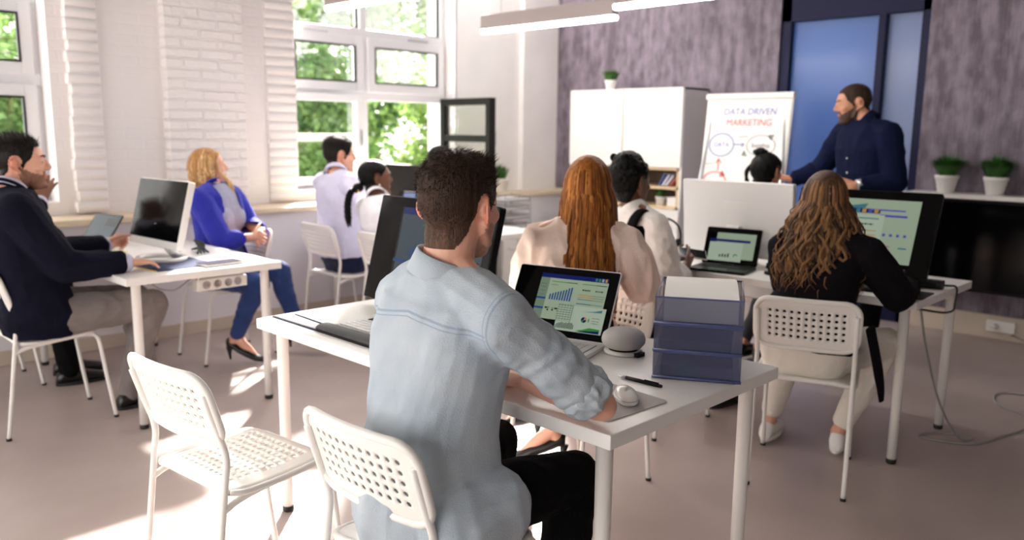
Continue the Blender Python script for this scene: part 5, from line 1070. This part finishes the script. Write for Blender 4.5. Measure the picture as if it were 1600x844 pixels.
def desktop(x, y, yaw, w, h, z, t, label, body, ui, chin=0, stand='plate', face='black_gloss', d=.022, zd=ZD):
    r = thing('computer', label, 'computer', (x, y, zd), yaw); panel(r, w, h, z - zd, t, body, face, ui, d, .02, chin)
    s = MB(); st = .0
    if stand == 'plate':
        s.rbox(-.16, .03, -.12, .12, 0, .008, r=.03, mi=0); s.add([(-.14, -.04, .006), (-.11, -.04, .006), (-.11, .04, .006), (-.14, .04, .006), (-.08, -.035, z - zd + .16), (-.05, -.035, z - zd + .16), (-.05, .035, z - zd + .16), (-.08, .035, z - zd + .16)], [(0, 1, 2, 3), (4, 7, 6, 5), (0, 4, 5, 1), (1, 5, 6, 2), (2, 6, 7, 3), (3, 7, 4, 0)])
    elif stand == 'easel':
        s.tube([(.0, -w * .36, .012), (-.02, -w * .36, z - zd + .03)], .012, n=8); s.tube([(.0, w * .36, .012), (-.02, w * .36, z - zd + .03)], .012, n=8); s.tube([(.02, -w * .38, .01), (.02, w * .38, .01)], .01, n=8)
        s.tube([(-.04, 0, z - zd + .2), (-.16, 0, .01)], .014, n=8); s.tube([(-.16, -.1, .01), (-.16, .1, .01)], .01, n=8)
    elif stand == 'ring':
        s.tube([(-.05 + .11 * math.cos(a), .13 * math.sin(a), .012) for a in [2 * PI * k / 28 for k in range(29)]], .012, n=8); s.tube([(-.13, 0, .014), (-.10, 0, .05), (-.05, 0, z - zd + .12)], [.02, .022, .025], n=10, flat=2.2)
    s.build('stand', body if stand != 'easel' else 'black_plastic', r, True if stand != 'plate' else None); return r
def laptop(x, y, yaw, w, hs, dp, t, label, deck, ui, lid='alu_light', zd=ZD, face='black_gloss', keys=True):
    r = thing('laptop', label, 'laptop', (x, y, zd), yaw)
    bevel(MB().rbox(-.005, dp, -w / 2, w / 2, .002, .015, r=.012).build('base', deck, r), .002)
    M = panel(r, w, hs, .017, t, lid, face, ui, d=.006, bez_=.012); MB().rbox(-.008, .012, -w * .12, w * .12, .008, .020, r=.004, ax='y').build('hinge', deck, r)
    k = MB(); g = MB(); cols, rows = 13, 5; kw = (w - .04) / cols; kd = dp * .44 / rows
    g.box(.022, .026 + dp * .44, -w / 2 + .018, w / 2 - .018, .0149, .0153)
    for i in range(cols):
        for j in range(rows):
            if j == rows - 1 and 3 < i < 9: continue
            y0 = -w / 2 + .02 + i * kw; x0 = .024 + j * kd; k.box(x0 + .0012, x0 + kd - .0012, y0 + .0012, y0 + kw - .0012, .015, .0166)
    k.box(.024 + 4 * kd + .0012, .024 + 5 * kd - .0012, -w / 2 + .02 + 4 * kw, -w / 2 + .02 + 9 * kw - .002, .015, .0166)
    g.build('key_well', 'key_gap' if deck != 'black_plastic' else 'black_gloss', r); tag(k.build('keys', 'grey_key' if deck != 'black_plastic' else 'black_plastic', r)); MB().box(.04 + dp * .5, dp - .012, -w * .17, w * .17, .0149, .0154).build('touchpad', 'grey_key' if deck != 'black_plastic' else 'black_gloss', r)
    return r
# --- the foreground desk
laptop(1.945, 1.715, R(195.5), .37, .245, .235, R(31), 'open silver laptop with a dashboard of charts, on the foreground desk', 'alu_light', lambda s: dashboard(s, .23, .06, .97, .93))
def uiA(s): s.rect(.20, .02, .97, .95, 'ui_dim'); s.rect(.22, .88, .97, .95, 'ui_navy'); s.rect(.22, .05, .97, .88, 'ui_night'); s.bars(.34, .45, .58, [.08, .11, .13, .15, .17, .19, .22, .25], 'ui_blue'); s.rect(.2, .38, .32, .41, 'ui_blue'); s.rect(.2, .18, .32, .21, 'ui_blue'); worldmap(s, .4, .22, .18); s.rect(.42, .78, .6, .79, 'ui_leaf')
desktop(1.815, 2.255, R(179), .66, .40, .775, R(14.6), 'large black all-in-one computer with bar chart behind the man in the light blue shirt', 'black_plastic', uiA, stand='plate', d=.03)
mat('mousepad_grey', srgb(178, 172, 172), .8, bump=.2, bscale=300)
r = thing('mouse_pad', 'grey mouse pad near the corner of the foreground desk', 'mouse pad', (1.60, 1.22, ZD)); MB().rbox(-.115, .115, -.105, .105, .0004, .003, r=.015).build('pad', 'mousepad_grey', r)
r.rotation_euler = (0, 0, R(-4))
r = thing('mouse', 'white computer mouse on the grey mouse pad', 'mouse', (1.63, 1.185, ZD + .003), R(50))
m = MB(); m.rings([[Vector((.052 * q * math.cos(a), .029 * q * math.copysign(abs(math.sin(a)) ** .8, math.sin(a)), z + .004 * math.cos(a) * (z > .01))) for a in [2 * PI * k / 28 for k in range(28)]] for q, z in ((.90, 0), (1.0, .006), (1.0, .011), (.96, .018), (.85, .024), (.58, .0285), (.2, .0305), (.02, .031))]); m.build('shell', 'white_gloss', r, True)
m = MB(); m.tube([(.051 * math.cos(a), .0292 * math.copysign(abs(math.sin(a)) ** .8, math.sin(a)), .013) for a in [2 * PI * k / 28 for k in range(29)]], .0012, n=6); m.build('rim', 'silver', r); MB().ell((.03, 0, .0255), (.009, .003, .004)).build('wheel', 'grey_key', r, True)
def pen(x, y, rz, label, z=ZD, body='black_plastic', tip='silver'):
    r = thing('pen', label, 'pen', (x, y, z + .0055), rz); Q = Matrix.Rotation(PI / 2, 4, 'Y'); MB().lathe([(.0005, -.072), (.004, -.07), (.0052, -.05), (.0055, .0), (.005, .045)], n=12, M=Q).build('barrel', body, r); MB().lathe([(.0048, .045), (.0045, .058), (.002, .068), (.0006, .075)], n=12, M=Q).build('tip', tip, r); MB().box(-.06, -.015, -.0012, .0012, .0052, .0075).build('clip', tip if body != 'black_plastic' else body, r); return r
pen(1.788, 1.256, R(92), 'black pen with a silver tip beside the letter trays')
# smart speaker on a ring base
mat('speaker_fabric', srgb(196, 193, 190), .9, bump=.4, bscale=500)
r = thing('speaker', 'round light grey fabric speaker behind the letter trays', 'speaker', (2.005, 1.475, ZD))
MB().lathe([(.054, .0), (.060, .003), (.060, .010), (.054, .013)], n=32).build('base', 'white_plastic', r); MB().lathe([(.046, .013), (.044, .018)], n=28).build('gap', 'black_gloss', r); MB().lathe([(.040, .016), (.056, .022), (.066, .034), (.068, .046), (.063, .062), (.048, .074), (.025, .080), (.001, .081)], n=36).build('dome', 'speaker_fabric', r)
MB().rbox(-.02, .02, -.07, -.05, .001, .012, r=.005).build('cable_plug', 'black_plastic', r)
# letter trays
m = mat('tray_smoke', srgb(92, 98, 134), .1, alpha=.38, spec=.5, var=.04, vscale=4); mat('tray_rim', srgb(84, 94, 140), .15)
mat('dark_paper', srgb(58, 60, 80), .7); mat('iridescent', srgb(120, 70, 130), .2, col2=srgb(60, 110, 120), vscale=9)
r = thing('letter_tray_stack', 'stack of three translucent blue grey letter trays on the foreground desk corner', 'letter trays', (1.945, 1.215, ZD), R(-60))
TW_, TD, TH = .235, .30, .075
r.location = (2.045, 1.235, ZD); r.rotation_euler = (0, 0, R(-59.9))
for k in range(3):
    z = .004 + k * (TH + .002); t = MB(); q = .0035; w2_, d2_ = TW_ / 2, TD / 2
    t.box(-w2_, w2_, 0 - d2_, d2_, z, z + q)
    for sx in (-1, 1): t.box(sx * w2_ - q / 2, sx * w2_ + q / 2, -d2_, d2_, z, z + TH)
    t.box(-w2_, w2_, -d2_ - q / 2, -d2_ + q / 2, z, z + TH - .004); t.box(-w2_, w2_, d2_ - q, d2_, z, z + TH)
    o = t.build('tray', 'tray_smoke', r); e = MB(); e.tube([(-w2_, -d2_, z + TH - .003), (w2_, -d2_, z + TH - .003), (w2_, d2_, z + TH), (-w2_, d2_, z + TH), (-w2_, -d2_, z + TH - .003)], .0024, n=6, sm=False); e.tube([(-w2_ - .003, -d2_ - .004, z + .001), (w2_ + .003, -d2_ - .004, z + .001)], .004, n=6); e.build('rim', 'tray_rim', o)
TRS = r
def sheet(x0, x1, y0, y1, z, rz, name, label, cat, matn, base, zoff, thick=.0012, bend=0.0, parent_frame=None):
    q = thing(name, label, cat, parent_frame @ Vector((0, 0, zoff)), parent_frame.to_euler().z + rz); m = MB(); n = 10
    rows = []
    for i in range(n + 1):
        y = y0 + (y1 - y0) * i / n; b = bend * math.sin(PI * i / n) + bend * .6 * (i / n) ** 2
        rows.append([Vector((x0, y, b)), Vector((x1, y, b)), Vector((x1, y, b + thick)), Vector((x0, y, b + thick))])
    m.rings(rows, sm=False); m.build('sheet', matn, q); return q
F = TRS.matrix_basis.copy(); F = Matrix.Translation(TRS.location) @ Matrix.Rotation(TRS.rotation_euler.z, 4, 'Z')
sheet(-.10, .10, -.14, .13, 0, R(2), 'paper_pile', 'white papers heaped in the top letter tray', 'paper', 'paper', 0, .004 + 2 * .077 + .0045, .066, .022, F)
sheet(-.10, .095, -.14, .13, 0, R(-3), 'paper_pile', 'dark printed sheets in the middle letter tray', 'paper', 'dark_paper', 0, .004 + .077 + .0045, .022, .012, F)
sheet(-.10, .095, -.143, .13, 0, R(1), 'brochure_pile', 'colourful brochures in the bottom letter tray', 'brochures', 'iridescent', 0, .004 + .0045, .03, .006, F)
cl = thing('clipboard', 'clipboard with a metal clip in the top letter tray', 'clipboard', F @ Vector((.0, -.125, .004 + 2 * .077 + .006)), TRS.rotation_euler.z); cl['label'] = 'narrow clipboard clip at the front of the top letter tray'
MB().box(-.10, .10, -.012, .012, -.0005, .0).build('board', 'dark_paper', cl); c = MB(); c.box(-.05, .05, -.008, .006, 0, .012); c.tube([(-.02, -.010, .012), (0, -.012, .020), (.02, -.010, .012)], .002, n=6); c.build('clip', 'silver', cl)
# keyboard with wrist rest, clipboard, papers, pens at the left end
r = thing('keyboard', 'white keyboard on the left of the foreground desk', 'keyboard', (1.60, 2.13, ZD), R(0)); bevel(MB().box(-.055, .065, -.22, .22, 0, .012).build('case', 'white_plastic', r), .002); k = MB()
for i in range(15):
    for j in range(5): k.box(-.05 + j * .0215, -.05 + j * .0215 + .018, -.21 + i * .0283, -.21 + i * .0283 + .025, .012, .0165)
tag(k.build('keys', 'grey_key', r))
mat('wrist_black', srgb(16, 15, 17), .5, bump=.2, bscale=400)
r = thing('wrist_rest', 'black padded wrist rest before the keyboard', 'wrist rest', (1.500, 2.13, ZD)); MB().rbox(-.036, .036, -.235, .235, .0, .005, r=.01).build('base', 'black_plastic', r); m = MB()
m.rings([[Vector((.034 * math.cos(a), y, .004 + (.022 if abs(y) < .2 else .019) * max(0, math.sin(a)) ** .7)) for a in [PI * j / 12 for j in range(13)]] for y in (-.232, -.226, -.2, 0, .2, .226, .232)]); m.build('pad', 'wrist_black', r, True)
mat('folder_navy', srgb(34, 38, 64), .8, spec=.1)
r = thing('folder', 'dark blue folder at the left end of the foreground desk', 'folder', (1.59, 2.50, ZD), R(0)); MB().box(-.125, .125, -.16, .145, 0, .004).build('cover', 'folder_navy', r); MB().box(-.118, .12, -.155, .14, .004, .006).build('inner_sheet', 'mousepad_grey', r)
r = thing('paper', 'white sheet of paper lying on the dark blue folder', 'paper', (1.655, 2.47, ZD + .0062), R(-3)); MB().box(-.13, .165, -.12, .13, 0, .003).build('board', 'folder_navy', r); MB().box(-.125, .17, -.118, .128, .003, .0045).build('sheet', 'paper', r)
pen(1.70, 2.315, R(70), 'black pen across the white sheet on the folder', ZD + .011); pen(1.885, 2.42, R(20), 'small pen lying at the back of the white sheet', ZD + .0005)
# --- left desk
def uiL(s): s.rect(.02, .02, .98, .98, 'ui_dim'); [s.rect(a, b, a + .16, b + .08, 'seal') for a, b in ()]; 
desktop(1.665, 4.195, R(183.5), .515, .345, .815, R(14.5), 'white all-in-one computer with a dark screen on the left desk', 'white_gloss', None, chin=.035, stand='ring', d=.035)
laptop(1.655, 4.99, R(190), .285, .19, .19, R(35), 'black laptop at the far end of the left desk', 'black_plastic', lambda s: (s.rect(0, 0, 1, 1, 'ui_night'), s.rect(.55, .6, .95, .9, 'ui_dim')), 'black_plastic')
mat('mat_blue', srgb(66, 71, 96), .9, spec=.08); mat('edge_yellow', srgb(216, 176, 60), .6)
r = thing('desk_folder', 'dark blue grey folder with a yellow edge under the white computer', 'folder', (1.70, 4.02, ZD), R(4)); MB().box(-.16, .17, -.15, .18, 0, .003).build('cover', 'mat_blue', r); MB().box(-.163, -.158, -.15, .18, 0, .004).build('edge', 'edge_yellow', r)
r = thing('notebook', 'black notebook at the near right of the left desk', 'notebook', (1.875, 3.875, ZD), R(3)); MB().box(-.10, .10, -.05, .06, .0, .0025).build('back_cover', 'black_plastic', r); MB().box(-.098, .097, -.048, .058, .0025, .013).build('pages', 'paper', r); mat('cover_plum', srgb(40, 35, 54), .9, spec=.05); bevel(MB().box(-.10, .10, -.05, .06, .013, .016).build('cover', 'cover_plum', r), .001)
mat('sticky_yellow', srgb(232, 222, 150), .7); mat('yellow_bright', srgb(222, 178, 60), .6)
r = thing('sticky_notes', 'pad of pale yellow sticky notes by the white computer', 'sticky notes', (1.62, 4.56, ZD), R(20)); m = MB(); [m.box(-.038 + random.uniform(-.001, .001), .038, -.038, .038, .003 * i, .003 * i + .003) for i in range(5)]; m.build('pad', 'sticky_yellow', r)
r = thing('marker_cap', 'small yellow sharpener beside the laptop on the left desk', 'sharpener', (1.47, 4.86, ZD), R(30)); bevel(MB().box(-.016, .016, -.012, .012, 0, .025).build('body', 'yellow_bright', r), .003); MB().box(-.01, .01, -.008, .008, .025, .029).build('blade', 'silver', r)
mat('crumple', srgb(244, 242, 240), .8)
m = MB(); m.ell((0, 0, .03), (.045, .04, .035), 16, 12); r = thing('crumpled_tissue', 'crumpled white tissue near the fist of the navy blazer man', 'tissue', (1.66, 4.66, ZD)); o = blob(m, 'tissue', 'crumple', r, .005, 1, disp=noise_disp(.016, 38, seed=2))
r = thing('cable_coil', 'tangle of black cables behind the white computer', 'cable', (1.98, 4.31, ZD)); m = MB()
for k in range(4): m.tube(bez([(-.06 + .02 * k, -.08, .012), (-.02, -.02 + .02 * k, .03 + .012 * k), (.03, .03, .012 + .01 * k), (.05 - .02 * k, .09, .012), (-.02, .05, .02)], 7), .0055, n=6)
m.build('cable', 'cable_black', r)
r = thing('power_strip', 'white power strip fixed under the edge of the left desk', 'power strip', (1.955, 4.06, .61), R(2)); bevel(MB().box(-.14, .14, -.03, .03, -.03, .03).build('case', 'white_plastic', r), .004); MB().box(-.13, -.12, -.02, .02, .03, .089).build('bracket', 'silver', r); MB().box(.12, .13, -.02, .02, .03, .089).build('bracket', 'silver', r)
for x in (-.09, -.03, .03, .085): MB().lathe([(.019, .0), (.021, .003), (.017, .001), (.016, -.004)], n=16, M=Matrix.Translation((x, -.03, 0)) @ Matrix.Rotation(PI / 2, 4, 'X')).build('socket', 'mousepad_grey', r)
r = thing('loose_cable', 'grey cable looping below the left desk', 'cable', (1.70, 4.06, .7)); MB().tube(bez([(-.10, .05, -.004), (-.08, .02, -.07), (0, -.01, -.10), (.09, .0, -.06), (.13, .0, -.04)], 8), .004, n=6).build('cable', 'cable_grey', r)
# --- right desk
desktop(3.95, 2.17, R(0), .635, .395, .775, R(6), 'white all-in-one computer seen from its back on the right desk', 'white_gloss', None, stand='plate', d=.035)
emb = MB(); emb.rbox(-.0375, -.035, -.07, .07, .25, .29, r=.01, ax='x', M=tiltM(.04, R(6))); emb.build('back_plate', 'white_plastic', bpy.data.objects['computer.002'])
def uiR(s):
    s.rect(.03, .10, .90, .93, 'ui_green'); s.rect(.03, .74, .62, .80, 'ui_navy'); s.poly([(.3, .8), (.5, .8), (.52, .87), (.42, .84)], 'ui_teal'); s.rect(.55, .78, .80, .80, 'ui_violet'); s.rect(.62, .70, .82, .73, 'ui_violet')
    for i, c in enumerate(('ui_teal', 'ui_orange', 'ui_violet', 'ui_orange')): s.rect(.44 + .045 * i, .745, .47 + .045 * i, .795, c)
    s.rect(.03, .02, .66, .72, 'ui_pale'); s.rect(.30, .66, .62, .675, 'ui_teal')
    for a in (.32, .48): s.text(a, .58, .11, 'ui_dark', .02)
    for b, c in ((.50, 'ui_orange'), (.44, 'ui_orange'), (.38, 'ui_teal')): s.rect(.3, b, .62, b + .012, c)
    for a, b in ((.36, .24), (.52, .24), (.36, .10), (.52, .10)): s.disc(a, b, .05, 'ui_leaf' if b > .2 else 'ui_red', .6, 3.6, .036); s.disc(a, b, .05, 'ui_grey', -.6, .6, .036)
    for i in range(4): s.disc(.68 + .05 * i, .46, .012, 'ui_violet')
    for a, b, c in ((.68, .30, 'ui_pink'), (.80, .29, 'ui_teal'), (.72, .18, 'ui_teal'), (.70, .15, 'ui_dark')): s.rect(a, b, a + .06, b + .02, c)
desktop(3.79, 1.505, R(185), .645, .415, .785, R(27), 'large black all-in-one computer with charts before the woman in the black jacket', 'black_plastic', uiR, chin=0, stand='easel', d=.03)
laptop(3.735, 2.105, R(191.5), .288, .195, .20, R(23), 'black laptop with a green dashboard in the middle of the right desk', 'black_plastic', lambda s: (s.rect(.18, .10, .95, .90, 'ui_green'), s.rect(.05, .62, .85, .70, 'ui_navy'), s.rect(.06, .02, .72, .60, 'ui_pale'), s.bars(.28, .14, .50, [.08, .1, .09, .12], 'ui_dark'), s.disc(.6, .2, .04, 'ui_leaf', 0, 4, .02)), 'black_plastic')
r = thing('keyboard', 'black keyboard under the arm of the woman in the black jacket', 'keyboard', (3.66, 1.40, ZD), R(5)); bevel(MB().box(-.06, .06, -.19, .19, 0, .012).build('case', 'black_plastic', r), .002); k = MB(); [k.box(-.05 + j * .021, -.05 + j * .021 + .018, -.18 + i * .0278, -.18 + i * .0278 + .025, .012, .016) for i in range(13) for j in range(5)]; tag(k.build('keys', 'wrist_black', r))
r = thing('mouse_pad', 'black mouse pad at the near corner of the right desk', 'mouse pad', (3.68, 1.215, ZD), R(4)); MB().rbox(-.10, .105, -.09, .09, .0004, .003, r=.012).build('pad', 'black_rubber', r)
r = thing('mouse', 'black mouse beside the hand of the woman in the black jacket', 'mouse', (3.79, 1.27, ZD + .0), R(170)); m = MB(); m.rings([[Vector((.05 * q * math.cos(a), .028 * q * math.sin(a), z)) for a in [2 * PI * k / 24 for k in range(24)]] for q, z in ((.92, 0), (1, .008), (.96, .02), (.7, .031), (.3, .036), (.02, .037))]); m.build('shell', 'black_plastic', r, True)
MB().ell((.03, 0, .03), (.008, .003, .004)).build('wheel', 'cable_grey', r, True)
r = thing('soundbar', 'dark grey sound bar under the large black computer', 'speaker', (3.905, 1.30, ZD), R(5)); m = MB(); m.rbox(-.03, .03, -.16, .16, 0, .04, r=.018, ax='y'); m.build('case', 'wrist_black', r); MB().box(-.032, -.029, -.14, .14, .01, .03).build('grille', 'black_plastic', r)
r = thing('paper_stack', 'stack of white papers beside the white computer on the right desk', 'paper', (4.00, 2.56, ZD), R(8)); m = MB(); [m.box(-.11 + random.uniform(-.004, .004), .10, -.12, .09 + random.uniform(-.006, .006), .004 * i, .004 * i + .004) for i in range(6)]; m.build('sheets', 'paper', r)
r = thing('pen_cup', 'blue pen cup between the black laptop and the large computer', 'pen cup', (4.02, 1.90, ZD)); mat('cup_blue', srgb(70, 96, 150), .4); MB().lathe([(.034, 0), (.038, .004), (.038, .095), (.034, .095), (.033, .01)], n=24).build('cup', 'cup_blue', r)
for k in range(4): MB().tube([(.01 * math.cos(k * 1.6), .01 * math.sin(k * 1.6), .01), (.026 * math.cos(k * 1.6), .026 * math.sin(k * 1.6), .15)], .004, n=7).build('pen', 'white_plastic' if k % 2 else 'black_plastic', r)
r = thing('stapler', 'black stapler on the right desk near the black jacket', 'stapler', (3.68, 1.83, ZD), R(60)); m = MB(); m.rbox(-.06, .06, -.016, .016, 0, .014, r=.008); m.build('base', 'black_plastic', r); MB().rbox(-.06, .055, -.014, .014, 0, .022, r=.008, M=Matrix.Translation((0, 0, .022)) @ Matrix.Rotation(R(-14), 4, 'Y')).build('arm', 'black_gloss', r)
# headset on its stand
r = thing('headset', 'black headset standing on the right desk beside the white papers', 'headset', (3.99, 2.66, ZD), R(10)); m = MB(); m.tube(bez([(0, .0, .02), (.0, -.085, .06), (0, -.075, .15), (0, 0, .19), (0, .075, .15), (0, .085, .06)], 6), .006, n=8); m.build('headband', 'black_plastic', r)
for s_ in (-1, 1): MB().lathe([(.02, -.012), (.034, -.01), (.036, .008), (.02, .014)], n=20, M=Matrix.Translation((0, s_ * .078, .045)) @ Matrix.Rotation(PI / 2, 4, 'X')).build('ear_cup', 'black_plastic', r)
m = MB(); m.tube([(0, 0, .005), (0, 0, .185)], .005, n=8); m.lathe([(.05, 0), (.05, .006), (.02, .009)], n=20); m.build('stand', 'black_plastic', r)
r = thing('phone', 'phone in the hands of the woman in the black vest', 'phone', (3.43, 2.13, .835), R(40)); q = bevel(MB().box(-.035, .035, -.07, .07, -.004, .004).build('case', 'white_plastic', r), .003); MB().box(-.032, .032, -.066, .066, .004, .0045).build('screen', 'black_gloss', r); r.rotation_euler = (R(10), R(-30), R(40))
# cables of the right desk and on the floor
r = thing('cable_loop', 'black cable hanging over the end of the right desk', 'cable', (3.95, 1.118, ZD)); MB().tube(bez([(-.12, .16, .006), (-.02, .10, .006), (.06, .03, .006), (.06, -.008, .0), (.05, -.010, -.07), (.03, -.010, -.10), (-.10, -.004, -.09), (-.30, .02, -.05), (-.34, .05, -.04)], 8), .0045, n=7).build('cable', 'cable_black', r)
r = thing('floor_cable', 'long pale grey cable curling over the floor under the right desk', 'cable', (4.1, 1.1, 0))
MB().tube(bez([(-.40, .06, .70), (-.36, .03, .50), (-.20, .0, .22), (-.03, -.05, .02), (.06, -.08, .006), (.02, .06, .006), (-.10, .10, .006), (-.02, -.10, .006), (.22, -.18, .006), (.40, -.22, .006), (.62, -.16, .006), (.72, -.02, .006), (.95, .02, .006), (1.10, -.20, .006), (1.6, -.22, .006), (2.2, .1, .006), (2.33, .30, .05)], 8), .005, n=7).build('cable', 'cable_grey', r)
# --- window desk
desktop(3.93, 4.93, R(4), .50, .36, .80, R(5), 'black monitor seen from its back on the window desk', 'black_plastic', None, stand='plate', d=.05)
laptop(3.64, 4.53, R(186), .34, .235, .23, R(15), 'silver laptop with a pink and violet screen on the window desk', 'silver', lambda s: (s.rect(0, 0, 1, 1, 'ui_lilac'), s.rect(.35, .55, .7, .95, 'ui_teal'), s.rect(.66, .3, 1, .95, 'ui_pink'), s.disc(.5, .25, .16, 'ui_navy'), s.rect(.72, .05, .95, .4, 'ui_violet')), 'silver')
# --- things in the cupboard shelves
mat('pamphlet', srgb(206, 204, 230), .6, col2=srgb(240, 238, 246), vscale=20); mat('book_blue', srgb(90, 110, 170), .5); mat('book_red', srgb(190, 110, 96), .5)
for i, (yy, c) in enumerate(((4.20, 'book_blue'), (4.165, 'pamphlet'), (4.13, 'pamphlet'), (4.095, 'book_red'))):
    r = thing('magazine', ['blue magazine leaning on the upper cupboard shelf', 'pale lilac magazine next to the blue one on the cupboard shelf', 'pale magazine leaning before the red one on the cupboard shelf', 'reddish magazine at the end of the leaning row in the cupboard'][i], 'magazine', (6.12, yy - .02, .953), 0, 'magazines in the cupboard'); M = Matrix.Rotation(R(28 + 6 * i), 4, 'X')
    MB().box(0, .2, -.006, .006, .004, .125, M=M).build('cover', c, r); MB().box(.002, .198, -.0045, .0045, .006, .127, M=M).build('pages', 'paper', r)
pot_plant(6.13, 4.16, .783, .95, 'tiny potted plant on the lower cupboard shelf', None, 70)
r = thing('storage_box', 'small white box on the lower cupboard shelf', 'box', (6.08, 4.01, .783)); bevel(MB().box(0, .14, -.06, .05, 0, .07).build('box', 'white_paint', r), .003); bevel(MB().box(-.003, .143, -.063, .053, .06, .078).build('lid', 'white_paint', r), .002)
